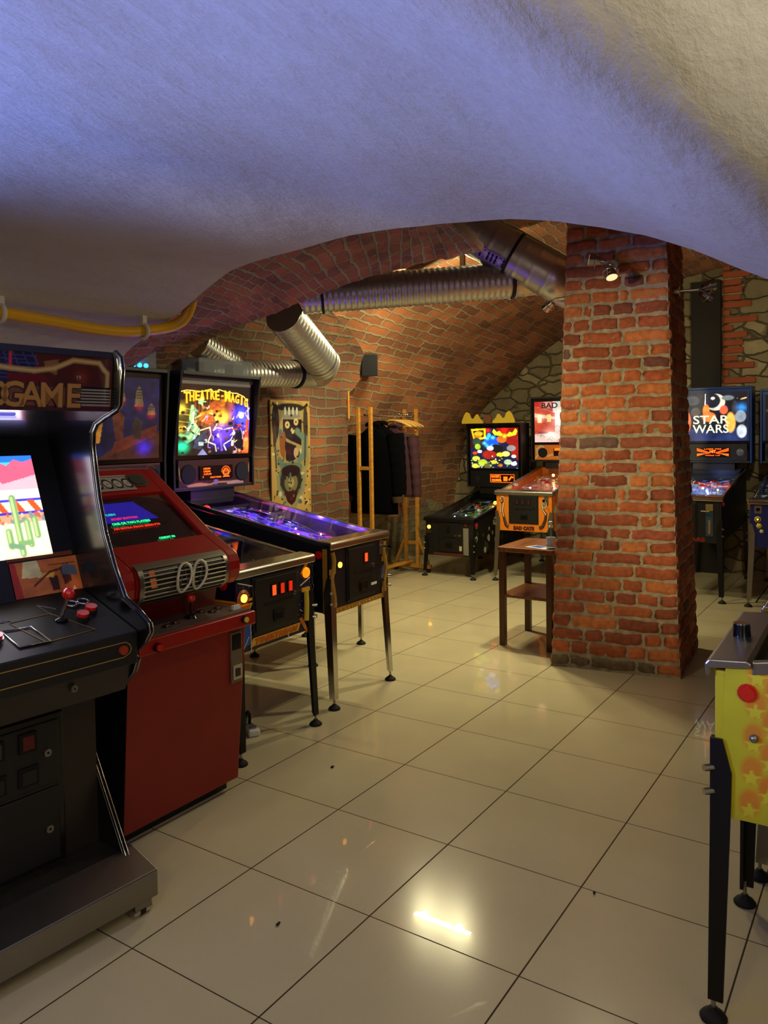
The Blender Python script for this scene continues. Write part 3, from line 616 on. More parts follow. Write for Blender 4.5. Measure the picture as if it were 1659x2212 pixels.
def pinball(name, label, loc, rz, S, cat='pinball machine', group='pinball machines'):
    """S: dict of colours, art and sizes. Local: front faces -y, player's right is +x, origin on the floor under the front."""
    T = thing(name, label, cat, loc, rz, group)
    W = S.get('w', .56); hw = W/2; z1 = S.get('z1', .915); z0 = S.get('z0', .51); L = S.get('L', 1.28); rise = S.get('rise', .20); zr = z1+rise; zrb = z0+.07
    yb = S.get('yb', 1.10); wb = S.get('wb', .73); zb0 = S.get('zb0', zr+.055); zb1 = S.get('zb1', 1.90); pro = S.get('pro', .085); bd = .20
    body = S.get('body', BLACK); trim = S.get('trim', CHROME); legm = S.get('legm', CHROME); side = S.get('side', body); th = .018
    # ---- cabinet: front, back, sides, floor in one mesh
    b = MB(); zt = z1-.03
    for s in (-1, 1):
        b.prism([(0, z0), (L, zrb), (L, zr-.02), (.03, zt), (0, zt)], s*hw-(th if s > 0 else 0), s*hw+(th if s < 0 else 0), side)
    b.box(-hw+th, hw-th, 0, th, z0, zt, body); b.box(-hw+th, hw-th, L-th, L, zrb, zr-.02, body)
    b.prism([(th, z0+.01), (L-th, zrb+.01), (L-th, zrb+.03), (th, z0+.03)], -hw+th, hw-th, BLACK)
    b.build('cabinet', T, .003)
    # ---- lock bar and side rails
    b = MB(); lw = hw+.016
    b.prism([(-.018, z1-.042), (-.022, z1-.012), (-.012, z1), (.075, z1+.006), (.085, z1), (.085, z1-.012), (-.008, z1-.022), (-.010, z1-.042)], -lw, lw, trim); lb = b.build('lock_bar', T, .004)
    for s in (-1, 1):
        b = MB(); b.prism([(.085, z1-.030), (L-.06, zr-.024), (L-.06, zr), (.085, z1+.002)], s*hw-(.022 if s > 0 else -.004), s*hw+(.022 if s < 0 else .004), S.get('railm', trim)); b.build('side_rail', T, .003)
    # ---- playfield with its printed art, most of the bulb light painted in as glow
    pf0, pf1 = z1-.10, zr-.115; sl = (pf1-pf0)/(L-.20); art = S['field']
    v = Vector((0, L-.20, pf1-pf0)).normalized(); ln = math.hypot(L-.20, pf1-pf0)
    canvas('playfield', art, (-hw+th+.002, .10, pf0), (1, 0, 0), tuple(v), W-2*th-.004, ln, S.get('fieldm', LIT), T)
    def pz(y): return pf0+sl*(y-.10)
    b = MB(); b.prism([(.10, pf0-.05), (.10, z1-.012), (.16, z1-.010), (.16, pz(.16)), (.13, pf0+.002)], -hw+th, hw-th, S.get('apron', BLACK)); ap = b.build('apron', T)
    b = MB(); b.box(-.20, -.06, .105, .15, z1-.0095, z1-.0085, WHITE); b.build('instruction_card', ap)
    for s in (-1, 1): b = MB(); b.cyl((s*.11, .235, pz(.235)+.02), (s*.035, .20, pz(.20)+.02), .011, S.get('flip', WHITE), .006, n=10); b.build('flipper', T)
    bc = S.get('bumper', REDP); g = random.Random(S.get('seed', 1))
    for (bx, by) in ((-.08, .80), (.07, .86), (.0, .70)):
        b = MB(); z = pz(by); b.cyl((bx, by, z), (bx, by, z+.035), .026, WHITE, n=16); b.lathe((bx, by, z+.035), [(.036, 0), (.037, .006), (.022, .016), (.001, .02)], bc, 16); b.build('bumper', T)
    for k in range(12):
        x, y = g.uniform(-hw+.05, hw-.05), g.uniform(.28, 1.02); z = pz(y); b = MB(); b.cyl((x, y, z), (x, y, z+.028), .005, S.get('post', YELP), n=6); b.build('rubber_post', T)
    for rx, tw in ((-.17, .10), (.15, -.06)):
        pts = [(rx+tw*math.sin(t*3.0)*.5, .42+t*.60, pz(.42+t*.60)+.02+.05*math.sin(t*2.6)) for t in [i/14 for i in range(15)]]
        b = MB(); b.tube([(p[0]-.02, p[1], p[2]) for p in pts], .0028, CHROME, 6); b.tube([(p[0]+.02, p[1], p[2]) for p in pts], .0028, CHROME, 6)
        for p in pts[::2]: b.cyl((p[0]-.02, p[1], p[2]), (p[0]+.02, p[1], p[2]), .002, CHROME, n=5)
        b.build('wire_ramp', T)
    for (px_, py_, w_, h_, cc) in S.get('plastics', []):
        b = MB(); z = pz(py_)+.035; b.prism([(px_-w_/2, py_-h_/2), (px_+w_/2, py_-h_/3), (px_+w_/3, py_+h_/2), (px_-w_/2.4, py_+h_/2.6)], z, z+.003, cc, 2); b.build('plastic_shield', T)
    for (bx, by, bz, col, e, r) in S.get('bulbs', []):
        b = MB(); z = pz(by)+bz; b.sphere((bx, by, z), r, mat('bulb_%d_%d_%d' % col, col, .3, emit=e, ecol=col), 10); b.build('bulb', T)
    for (bx, by, bz, col, e) in S.get('lamps', []):
        l = light('playfield_lamp', 'POINT', (bx, by, pz(by)+bz), e, lin(col), size=.012); l.parent = T
    # ---- glass
    b = MB(); b.prism([(.08, z1-.007), (yb+.02, zr-.010-(L-yb)*.1), (yb+.02, zr-.006-(L-yb)*.1), (.08, z1-.003)], -hw+.02, hw-.02, GLASS); b.build('playfield_glass', T)
    # ---- coin door with frame, slots, return cups, lock
    if S.get('door', True):
        dx, dw, dz0, dz1 = S.get('dx', .0), S.get('dw', .30), S.get('dz0', z0+.055), S.get('dz1', z1-.06)
        b = MB(); b.box(dx-dw/2-.012, dx+dw/2+.012, -.008, .0, dz0-.012, dz1+.012, BLACK); b.box(dx-dw/2, dx+dw/2, -.014, -.006, dz0, dz1, BLACK)
        d = b.build('coin_door', T, .003)
        n = S.get('slots', 3)
        for k in range(n):
            x = dx+(k-(n-1)/2)*.062+S.get('sx', .0); b = MB(); b.box(x-.019, x+.019, -.018, -.013, dz1-.095, dz1-.035, DARKM); b.box(x-.012, x+.012, -.021, -.018, dz1-.090, dz1-.042, S.get('slotm', SLOTR if k else SLOTB)); b.build('coin_slot', d)
        b = MB(); b.box(dx-.03, dx+.045, -.02, -.013, dz0+.03, dz0+.085, DARKM); b.box(dx-.018, dx+.032, -.0215, -.019, dz0+.036, dz0+.07, BLACKG); b.build('coin_return', d, .003)
        b = MB(); b.box(dx-dw*.3, dx+dw*.34, -.018, -.013, (dz0+dz1)/2-.004, (dz0+dz1)/2+.002, DARKM); b.build('door_rib', d)
        b = MB(); b.cyl((dx+dw*.40, -.024, (dz0+dz1)/2+.02), (dx+dw*.40, -.012, (dz0+dz1)/2+.02), .011, CHROME, n=14); b.cyl((dx+dw*.40, -.026, (dz0+dz1)/2+.02), (dx+dw*.40, -.024, (dz0+dz1)/2+.02), .004, DARKM, n=8); b.build('lock', d)
    # ---- plunger, start button, flipper buttons
    for (x, z, r, mm) in S.get('start', [(-.20, z1-.16, .015, BULBO)]):
        b = MB(); b.cyl((x, -.012, z), (x, .0, z), r, mm, n=16); b.cyl((x, -.006, z), (x, 0, z), r*1.35, DARKM, n=16); b.build('start_button', T)
    if S.get('plunger', True):
        b = MB(); x, z = hw-.055, z1-.085; b.box(x-.022, x+.022, -.006, 0, z-.05, z+.035, STEEL); b.cyl((x, -.055, z), (x, -.004, z), .006, STEEL, n=10); b.cyl((x, -.078, z), (x, -.055, z), .014, BLACKG, .010, n=14); b.build('plunger', T, .001)
    for s in (-1, 1):
        b = MB(); b.cyl((s*hw, .075, z1-.075), (s*(hw+.012), .075, z1-.075), .017, REDP, n=14); b.cyl((s*hw, .075, z1-.075), (s*(hw+.006), .075, z1-.075), .023, S.get('ringm', REDP), n=14); b.build('flipper_button', T)
    # ---- legs
    lt = z0+.20
    for sx in (-1, 1):
        for sy in (-1, 1):
            lh = lt if sy < 0 else lt+.05; lb_, ft = leg_mesh(legm, sx, sy, lh, S.get('lean', .025)); o = lb_.build('leg', T); o.location = (sx*(hw+.010), (-.010 if sy < 0 else L+.008), 0)
            f = foot_mesh(*ft).build('levelling_foot', o)
    # ---- backbox
    b = MB(); hb = wb/2; yt = yb-pro
    for s in (-1, 1):
        b.prism([(yb-.01, zb0), (yb+bd, zb0), (yb+bd, zb1), (yt, zb1), (yb-.012, zb0+.22)], s*hb-(.018 if s > 0 else 0), s*hb+(.018 if s < 0 else 0), S.get('bside', BLACK))
    b.box(-hb+.018, hb-.018, yt, yb+bd, zb1-.022, zb1, S.get('bside', BLACK)); b.box(-hb+.018, hb-.018, yb-.005, yb+bd, zb0, zb0+.02, BLACK); b.box(-hb+.018, hb-.018, yb+bd-.015, yb+bd, zb0, zb1, BLACK)
    b.box(-.2, .2, yb+.02, yb+bd-.02, zr-.03, zb0, BLACK)
    bb = b.build('backbox', T, .003)
    # translite and speaker panel
    sp = S.get('sp', .19); tz0, tz1 = zb0+sp+.03, zb1-.055
    ty0, ty1 = yb, yb-pro*.35; vv = Vector((0, ty1-ty0, tz1-tz0)); tl = vv.length; vv.normalize(); tw = wb-.09
    tr = canvas('backglass', S['glass'], (-tw/2, ty0, tz0), (1, 0, 0), tuple(vv), tw, tl, S.get('glassm', LIT), bb)
    b = MB(); b.prism([(ty0-.004, tz0-.025), (ty0+.02, tz0-.025), (ty0+.02, tz0), (ty0-.004, tz0)], -hb+.02, hb-.02, BLACKG)
    b.prism([(ty1-.004, tz1), (ty1+.02, tz1), (ty1+.02, tz1+.03), (ty1-.004, tz1+.03)], -hb+.02, hb-.02, S.get('topstrip', BLACKG))
    for s in (-1, 1): b.prism([(ty0-.004, tz0), (ty0+.02, tz0), (ty1+.02, tz1), (ty1-.004, tz1)], s*(tw/2)-(0 if s > 0 else .022), s*(tw/2)+(.022 if s > 0 else 0), S.get('fr', BLACKG))
    b.build('glass_frame', bb)
    def G(x, z, off=.004):            # point on the glass, x from centre, z fraction of the height
        p = Vector((0, ty0, tz0))+vv*(tl*z); return (x, p.y-off, p.z)
    if S.get('spart') is not None:
        pn = canvas('speaker_panel', S['spart'], (-tw/2, yb-.006, zb0+.022), (1, 0, 0), (0, 0, 1), tw, sp-.022, PRINT, bb)
    else:
        pn = box('speaker_panel', -tw/2, tw/2, yb-.008, yb, zb0+.022, zb0+sp, BLACK, bb)
    zc = zb0+.022+(sp-.022)/2
    for sx in S.get('speakers', (-.255, .255)):
        b = MB(); b.cyl((sx, yb-.013, zc-.005), (sx, yb-.006, zc-.005), S.get('spr', .055), mat('speaker_cloth', (12, 14, 26), .9), n=22); b.cyl((sx, yb-.010, zc-.005), (sx, yb-.006, zc-.005), S.get('spr', .055)*1.1, DARKM, n=22); b.build('speaker', pn)
    dd = S.get('dmd', (0., .26, .075)); b = MB(); b.box(dd[0]-dd[1]/2, dd[0]+dd[1]/2, yb-.014, yb-.006, zc-dd[2]/2, zc+dd[2]/2, mat('display_glass', (30, 16, 14), .2)); ds = b.build('score_display', pn)
    S['fin'](T, bb, ds, G, tw, tl, zc, yb, dict(z0=z0, z1=z1, hw=hw, zb0=zb0, zb1=zb1, tz0=tz0, tz1=tz1, L=L, zr=zr, pz=pz)) if 'fin' in S else None
    return T
UX, UZ = (1, 0, 0), (0, 0, 1)
def TM(name, col, emit=0, rough=.4): return mat(name, col, rough, emit=emit, ecol=col)

def tag_stuff(o): o['kind'] = 'stuff'; return o
# ---- playfield art
def field_art(base, blobs, seed, n=90, lines=3):
    c = Cv(54, 120, base, asp=.44); g = random.Random(seed)
    c.noise(.5, 5, seed)
    for _ in range(n):
        x, y = g.random(), g.random(); col = g.choice(blobs); r = g.uniform(.01, .05)
        if g.random() < .5: c.ell(x, y, r*1.6, r, col, .3, g.uniform(0, 3))
        else: c.poly([(x+r*2*math.cos(a)*g.uniform(.4, 1), y+r*math.sin(a)*g.uniform(.4, 1)) for a in (0, 1.2, 2.4, 3.6, 4.8)], col)
    for k in range(lines): c.line([(g.random(), g.random()) for _ in range(4)], .006, g.choice(blobs))
    return c

# --- 1. the gold-trimmed black machine with the stage curtain backglass
def magic_glass():
    c = Cv(150, 160, (26, 15, 8), asp=.95); c.noise(.5, 6, 11)
    for k in range(12): c.poly([(.20+k*.05, .40), (.225+k*.05, .40), (.23+k*.05, .78), (.205+k*.05, .78)], (84, 36, 12) if k % 2 else (122, 56, 18))
    c.poly([(0, .28), (.2, .3), (.2, .76), (0, .74)], (60, 52, 14)).noise(.3, 8, 2)
    for y in (.38, .46, .56, .64): c.line([(0, y), (.22, y-.03)], .006, (180, 150, 40))
    c.glow(.03, .62, .05, (255, 220, 60), 1.4).glow(.03, .36, .05, (230, 190, 40), .8)
    # pale green swooping cloth shape at left
    c.poly([(.17, .68), (.26, .60), (.20, .44), (.30, .34), (.22, .22), (.12, .16), (.0, .28), (.10, .30), (.14, .46)], (90, 150, 104)); c.line([(.18, .66), (.16, .5), (.24, .38), (.15, .24), (.03, .28)], .018, (160, 225, 130)); c.line([(.2, .6), (.19, .46), (.13, .34)], .008, (225, 250, 190))
    c.poly([(.26, .76), (.31, .80), (.33, .74), (.38, .72), (.34, .69), (.33, .63), (.29, .69), (.25, .70)], (190, 225, 150))
    # generic orange and brown swirls, purple centre, blue orb glow
    c.ell(.50, .63, .09, .12, (170, 74, 24), .3).ell(.66, .64, .10, .13, (130, 56, 22), .3).ell(.59, .72, .04, .05, (190, 110, 30), .4)
    c.ell(.36, .53, .13, .05, (150, 90, 20), .3, .3).ell(.40, .48, .08, .06, (170, 70, 24), .3)
    c.line([(.22, .50), (.34, .58), (.48, .56), (.52, .44), (.48, .34)], .009, (245, 205, 110)); c.line([(.30, .56), (.44, .6)], .02, (205, 140, 40))
    c.glow(.60, .52, .07, (255, 190, 30), 1.8).glow(.5, .5, .2, (200, 110, 40), .35)
    c.poly([(.47, .34), (.78, .34), (.74, .12), (.58, .04), (.50, .12)], (36, 18, 100)); c.glow(.60, .30, .10, (120, 70, 255), 1.0).glow(.55, .18, .08, (70, 40, 200), .8)
    c.ell(.55, .27, .03, .03, (235, 200, 235), .3)
    c.line([(.47, .34), (.52, .38), (.62, .35), (.74, .38), (.78, .30), (.72, .2), (.62, .14), (.66, .06)], .007, (235, 215, 255)); c.line([(.55, .34), (.58, .2), (.60, .06)], .012, (130, 95, 230))
    c.line([(.30, .34), (.42, .38), (.44, .28), (.40, .18), (.50, .14), (.52, .05)], .007, (250, 225, 170))
    c.poly([(.22, .2), (.36, .34), (.40, .22), (.30, .08), (.20, .10)], (46, 56, 76)); c.poly([(.26, .0), (.33, .09), (.40, .0)], (110, 110, 150))
    c.rect(.27, .34, .13, .18, (190, 200, 190)).rect(.35, .39, .17, .22, (190, 200, 190)).rect(.735, .765, .12, .2, (215, 225, 190))
    c.glow(.06, .12, .06, (0, 220, 150), 1.2).glow(.86, .56, .10, (40, 60, 255), 1.4).glow(.92, .45, .10, (70, 60, 255), 1.2)
    c.ell(.87, .55, .04, .04, (230, 225, 245), .3).ell(.9, .30, .03, .03, (240, 180, 150), .3)
    c.line([(.99, .66), (.93, .58), (.84, .6), (.80, .52)], .010, (190, 150, 230)); c.line([(.99, .5), (.94, .56)], .010, (190, 150, 230))
    c.poly([(.90, .02), (.99, .02), (.99, .5), (.95, .5), (.93, .2)], (190, 60, 40)); c.glow(.95, .12, .09, (255, 90, 10), 1.8)
    c.rect(.80, .88, .39, .42, (240, 60, 20)); c.rect(.74, .82, .345, .36, (200, 60, 20)); c.poly([(.78, .05), (.92, .05), (.90, .34), (.80, .30)], (8, 6, 14))
    g = random.Random(77)
    for _ in range(70):
        x, y = g.uniform(.02, .98), g.uniform(.03, .72); r = g.uniform(.008, .03)
        c.ell(x, y, r, r*g.uniform(.3, 1.2), g.choice([(30, 16, 10), (70, 34, 16), (20, 12, 40), (120, 80, 40), (16, 10, 8), (190, 140, 80)]), .6, g.random()*3)
    for _ in range(26):
        x, y = g.uniform(.05, .95), g.uniform(.05, .65); p = [(x, y)]
        for k in range(3): p.append((p[-1][0]+g.uniform(-.05, .05), p[-1][1]+g.uniform(-.06, .06)))
        c.line(p, .0035, g.choice([(250, 220, 160), (20, 10, 8), (200, 160, 255), (110, 60, 30)]))
    c.noise(.45, 14, 21)
    c.rect(0, 1, .955, 1.0, (74, 66, 54)).rect(0, 1, .90, .955, (26, 14, 8))
    c.line([(.0, .84), (.10, .87), (.30, .86), (.42, .9), (.45, .87), (.5, .87), (.53, .9), (.65, .87), (.8, .86), (.9, .82), (.95, .76), (.97, .66), (.98, .5)], .006, (255, 215, 100))
    return c.scale(1.25)
def magic_speaker():
    c = Cv(120, 34, (58, 14, 22), asp=3.6)
    for k in range(30): c.rect(k/30, k/30+.012, 0, 1, (84, 22, 30))
    c.line([(0, .75), (.03, .3), (.12, .08), (.28, .12), (.42, .05), (.5, .12), (.7, .1), (.9, .14), (.98, .45), (1, .8)], .03, (200, 160, 90)); c.rect(.12, .38, .0, .09, (196, 160, 110)).rect(.66, .9, .0, .12, (200, 160, 140))
    c.ell(.5, .16, .03, .12, (150, 130, 150), .2); return c
def magic_fin(T, bb, ds, G, tw, tl, zc, yb, d):
    tx = TM('title_gold_glow', (255, 150, 20), 2.6); n = 'THEATRE'; x0 = -.285
    for i, ch in enumerate('THEATRE'):
        t = i/6; text('title_lettering', ch, .074 if i == 0 else .060, G(x0+.022+i*.044, (.700 if i == 0 else .715)+.05*math.sin(t*2.0), .006), UX, (0.0, 0, 1), tx, bb, w=.046 if i == 0 else .037, depth=.002, bold=.002)
    text('title_lettering', 'OF', .014, G(.047, .80, .006), UX, (.2, 0, 1), tx, bb)
    for i, ch in enumerate('MAGIC'):
        t = i/4; text('title_lettering', ch, .072 if i == 0 else .056, G(.098+i*.043+(.006 if i else 0), .745-.045*t*t-.02*t, .006), UX, (.12*t, 0, 1), tx, bb, w=(.052, .036, .036, .014, .034)[i], depth=.002, bold=.002)
    for k, (s, x) in enumerate([('1,800,000', -.09), ('1,200,000', -.09), ('11,497,470', -.085), ('0', -.123)]):
        text('display_digits', s, .0115, (x, yb-.0155, zc+.021-k*.0175), UX, UZ, DMD, ds, depth=.0006)
    text('display_digits', 'SHOOT TRUNK', .010, (-.01, yb-.0155, zc-.036), UX, UZ, DMD, ds, w=.10, depth=.0006)
    b = MB()
    for k in range(4): b.tube([(.085+(.034-.006*abs(k-1.5))*math.cos(a), yb-.0155, zc-.004+(.006+.0075*k)*math.sin(a)*1.0) for a in [i*math.pi/10 for i in range(21)]], .0013, DMD, 5)
    for k in range(14):
        a = k*math.pi/13; b.cyl((.085+.036*math.cos(a), yb-.0155, zc+.0+.032*math.sin(a)), (.085+.044*math.cos(a), yb-.0155, zc+.039*math.sin(a)), .0014, DMD, n=5)
    b.box(.055, .118, yb-.0165, yb-.0145, zc-.034, zc-.029, DMD); b.build('display_badge', ds)
    # gold scrollwork, trunk bands and rivets on the front and the left side
    z0, z1, hw = d['z0'], d['z1'], d['hw']
    for s in (-1, 1):
        b = MB(); x = s*(hw-.018)
        b.tube([(x+s*-.012*math.sin(t*9), -.003, z1-.06-t*(z1-z0-.1)) for t in [i/24 for i in range(25)]], .014, GOLD, 6)
        b.box(min(x-.03, x+.03), max(x-.03, x+.03), -.003, -.0005, z1-.18, z1-.15, GOLD)
        b.lathe((x-s*.01, -.004, z0+.05), [(.028, 0), (.02, -.003), (.001, -.004)], GOLD, 14, 1); b.build('gold_scroll', T)
    b = MB(); b.box(-hw+.03, hw-.03, -.003, 0, z0+.0, z0+.028, GOLD)
    for k in range(14): b.sphere((-hw+.05+k*(2*hw-.1)/13, -.004, z0+.014), .006, mat('brass_rivet', (210, 160, 70), .3, .9), 8)
    b.build('rivet_band', T)
    for k in range(9): b = MB(); b.sphere((-hw-.003, .2+k*.115, z1-.075+k*.018), .010, mat('brass_rivet', (170, 130, 60), .4, .8), 8); b.build('rivet', T)
    for k in range(3):
        y = .30+k*.30; b = MB(); b.tube([(-hw-.002, y+.05*math.cos(t), z1-.12+.03*(y/.3)*.5+.02*math.sin(2*t)) for t in [i*.3 for i in range(22)]], .006, GOLD, 5); b.build('side_scrollwork', T)
    b = MB(); b.box(-hw-.003, -hw, .02, .05, z0, z1-.04, GOLD); b.build('corner_trim', T)
    # hanging chain drawn down the side in relief
    b = MB()
    for k in range(11):
        zc_ = z1-.09-k*.032; y = .12; e = [(-hw-.006, y+.008*math.cos(t)*(1 if k % 2 else .35), zc_+.018*math.sin(t)) for t in [i*math.pi/6 for i in range(13)]]; b.tube(e, .0025, STEEL, 5)
    b.build('chain_motif', T)
    b = MB(); b.box(.10, .16, -.0155, -.0135, z0+.10, z0+.115, WHITE); b.build('maker_plate', T)
purp = field_art((26, 10, 90), [(90, 60, 255), (40, 20, 160), (150, 90, 255), (60, 130, 255), (220, 200, 255), (20, 8, 60), (200, 60, 120)], 5)
purp.glow(.45, .78, .10, (150, 130, 255), 1.1).glow(.55, .5, .12, (60, 40, 255), .9).glow(.2, .9, .08, (220, 150, 255), 1.0).glow(.45, .97, .05, (255, 30, 20), 2.2).glow(.6, .25, .1, (50, 20, 160), .6).scale(1.0)  # violet and red bulb light painted onto the playfield
pinball('pinball_machine', 'black pinball machine with gold trim, violet-lit playfield and lit THEATRE OF MAGIC backglass', (2.195, .735, 0), R(2.0),
    dict(w=.575, body=mat('navy_black_paint', (16, 17, 30), .4), z1=.915, z0=.515, L=1.30, yb=1.115, wb=.735, zb0=1.165, zb1=1.905, pro=.095, rise=.215, field=purp, fieldm=LIT2, glass=magic_glass().scale(.85), glassm=LIT2, spart=magic_speaker(), fin=magic_fin, slots=1, sx=.035, slotm=SLOTB, lean=.02,
         dw=.27, dx=.01, start=[(-.205, .78, .016, BULBO)], speakers=(-.245, .245), spr=.058, dmd=(.0, .30, .088), topstrip=mat('grey_strip', (70, 66, 60), .5), seed=3, apron=mat('purple_apron', (50, 30, 60), .3), bumper=mat('violet_cap', (120, 80, 220), .2, emit=.5),
         bulbs=[(-.13, 1.07, .05, (255, 20, 10), 14, .026), (-.03, .42, .03, (190, 170, 255), 30, .009), (.05, .5, .04, (120, 90, 255), 12, .008), (.12, .36, .03, (255, 190, 255), 14, .006), (-.1, .62, .04, (90, 120, 255), 16, .01)],
         lamps=[(-.05, .9, .07, (110, 70, 255), 3), (.08, .6, .06, (70, 40, 255), 3.5), (0, .32, .05, (100, 50, 255), 1.5), (-.12, 1.04, .06, (255, 30, 20), 1.2)],
         plastics=[(.1, .72, .12, .14, mat('clear_violet', (60, 50, 160), .2)), (-.12, .55, .1, .12, mat('blue_plastic', (40, 70, 200), .2)), (.13, 1.0, .12, .10, mat('blue_plastic', (40, 70, 200), .2))]))

# --- 2. the unlit machine with yellow banners, between the red cabinet and the magic one
def time_glass():
    c = Cv(130, 120, (14, 22, 60), asp=1.05); c.noise(.6, 5, 3); c.poly([(0, 0), (1, 0), (1, .34), (.5, .16), (.3, 0)], (70, 34, 24)); c.poly([(.45, .05), (.95, .28), (.97, .42), (.5, .22)], (104, 40, 26)); c.glow(.82, .14, .07, (40, 30, 255), 1.0)
    for x, y, h in ((.28, .80, .16), (.56, .80, .10), (.76, .78, .14), (.9, .62, .08)):
        c.poly([(x-.05, y-h), (x+.05, y-h), (x+.03, y+h*.5), (x, y+h*.8), (x-.03, y+h*.5)], (112, 92, 60))
        for k in range(4): c.rect(x-.03, x+.03, y-h*.3+k*h*.25, y-h*.3+k*h*.25+.012, (20, 26, 40))
        c.glow(x, y-h, .04, (200, 30, 20), .6)
    c.poly([(0, .0), (.12, .05), (.24, .3), (.2, .55), (.06, .62), (0, .6)], (188, 120, 20)); c.poly([(.26, .2), (.34, .2), (.38, .5), (.34, .68), (.26, .66), (.22, .44)], (184, 118, 34)); c.poly([(.5, .24), (.58, .24), (.6, .52), (.53, .6), (.47, .5)], (92, 44, 30)); c.poly([(.7, .24), (.78, .24), (.8, .46), (.73, .52), (.68, .42)], (50, 40, 34))
    c.line([(.2, .45), (.3, .3), (.24, .22)], .012, (220, 140, 20)); return c.scale(.75)
def time_fin(T, bb, ds, G, tw, tl, zc, yb, d):
    z0, z1, hw = d['z0'], d['z1'], d['hw']
    BAN = mat('yellow_banner', (222, 160, 24), .5); BL = mat('banner_letters', (190, 96, 14), .5); WH = mat('white_line', (214, 210, 190), .5); OR = mat('orange_print', (214, 120, 20), .5)
    def para(nm, x0, z_, w_, h_, m, sh=.02, y=-.0035): b = MB(); b.prism([(x0, z_), (x0+w_, z_), (x0+w_+sh, z_+h_), (x0+sh, z_+h_)], y, y-.001, m, 1); return b.build(nm, T)
    def pz_(nm, pts, m, y=-.002): b = MB(); b.prism(pts, y, y-.001, m, 1); return b.build(nm, T)
    bn = para('banner', -.195, z0+.018, .36, .038, BAN); text('banner_lettering', 'TIMESTREAM', .026, (-.008, -.0055, z0+.024), UX, UZ, BL, bn, w=.32, shear=.3, bold=.002)
    bn = para('banner', -hw+.004, z0+.195, .085, .03, BAN); text('banner_lettering', 'TIME', .019, (-hw+.054, -.0055, z0+.20), UX, UZ, BL, bn, w=.066, shear=.3, bold=.002)
    b = MB(); b.lathe((-.235, -.002, z0+.255), [(.040, 0), (.040, -.002), (.001, -.003)], mat('orange_disc', (206, 92, 18), .4), 22, 1); b.build('start_button_ring', T)
    b = MB(); b.lathe((.237, -.002, z0+.30), [(.028, 0), (.026, -.008), (.001, -.011)], mat('amber_lens', (240, 130, 16), .25, emit=1.2, ecol=(255, 130, 10)), 20, 1); b.build('launch_button', T)
    b = MB(); b.tube([(.225, -.012, z0+.21), (.222, -.016, z0+.14), (.220, -.014, z0+.06)], .013, YELP, 10); b.box(.20, .262, -.008, 0, z0+.205, z0+.225, BAN); b.build('yellow_handle', T)
    pz_('orange_print', [(.19, z0+.30), (.215, z0+.30), (.268, z0+.36), (.25, z0+.365)], BAN); pz_('orange_print', [(.175, z0+.075), (.235, z0-.01), (.25, z0+.0), (.2, z0+.08)], OR)
    pz_('orange_print', [(-hw+.004, z0+.235), (-.17, z0+.235), (-.17, z0+.248), (-hw+.004, z0+.248)], BAN)
    pz_('blue_print', [(-hw+.03, z0+.03), (-.19, z0+.03), (-.19, z0+.16), (-hw+.03, z0+.16)], mat('blue_print', (30, 80, 160), .5))
    for pts in ([(-.27, .33), (-.17, .30)], [(-.19, .17), (-.185, .03)], [(.19, .24), (.27, .27)], [(.185, .12), (.2, .11)], [(-.25, -.0), (-.2, .07)], [(-.19, -.0), (-.165, .05)], [(.09, .0), (.08, .05)]):
        b = MB(); b.cyl((pts[0][0], -.002, z0+pts[0][1]), (pts[1][0], -.002, z0+pts[1][1]), .0028, WH, n=6); b.build('white_print_line', T)
    b = MB(); g = random.Random(8)
    for _ in range(60): b.box(*(lambda x, z: (x, x+.003, -.0015, 0, z, z+.003))(g.choice([g.uniform(-.27, -.17), g.uniform(.17, .27)]), z0+g.uniform(.02, .37)), WH)
    tag_stuff(b.build('star_speckle', T))
    b = MB(); b.box(-hw-.0015, -hw, .0, .5, z0+.215, z0+.232, OR); b.box(-hw-.0015, -hw, .0, .5, z0+.235, z0+.246, BAN); b.build('side_stripe', T)
dk = field_art((22, 16, 14), [(60, 40, 26), (34, 30, 36), (80, 60, 40), (20, 30, 60), (70, 20, 16), (90, 84, 70)], 8).scale(.6)
navy = mat('starry_navy', (18, 22, 52), .4)
def ring_panel():
    c = Cv(110, 26, (12, 12, 20), asp=4.2)
    for cx in (.12, .88): c.ell(cx, .5, .075, .44, (120, 40, 44), .05); c.ell(cx, .5, .068, .40, (12, 12, 22), .05)
    c.rect(0, 1, .93, 1, (110, 50, 50)); return c
pinball('pinball_machine', 'navy pinball machine with yellow TIMESTREAM banner and black legs, beside the red cabinet', (1.385, .655, 0), R(2.0),
    dict(body=navy, z1=.89, z0=.50, L=1.28, yb=1.14, wb=.73, zb0=1.16, zb1=1.90, pro=.06, field=dk, fieldm=PRINTG, legm=DARKM, glass=time_glass().scale(.95).noise(.5, 14, 4), glassm=LIT, spart=ring_panel(), fin=time_fin, plunger=False, dw=.31, dx=-.005, slots=3, sx=.035, dz0=.578, dz1=.825,
         start=[(-.235, .755, .019, BULBO)], lean=.015, bulbs=[(-.18, 1.0, .06, (20, 30, 255), 25, .014), (.05, .85, .05, (255, 80, 40), 1.2, .01)], lamps=[(-.18, .98, .08, (30, 40, 255), .5)], apron=mat('grey_apron', (58, 56, 54), .3), bumper=mat('brown_cap', (60, 30, 20), .3),
         plastics=[(.0, .9, .12, .14, mat('pink_plastic', (150, 40, 60), .25)), (.12, .7, .12, .16, mat('smoke_plastic', (60, 56, 50), .2))]))

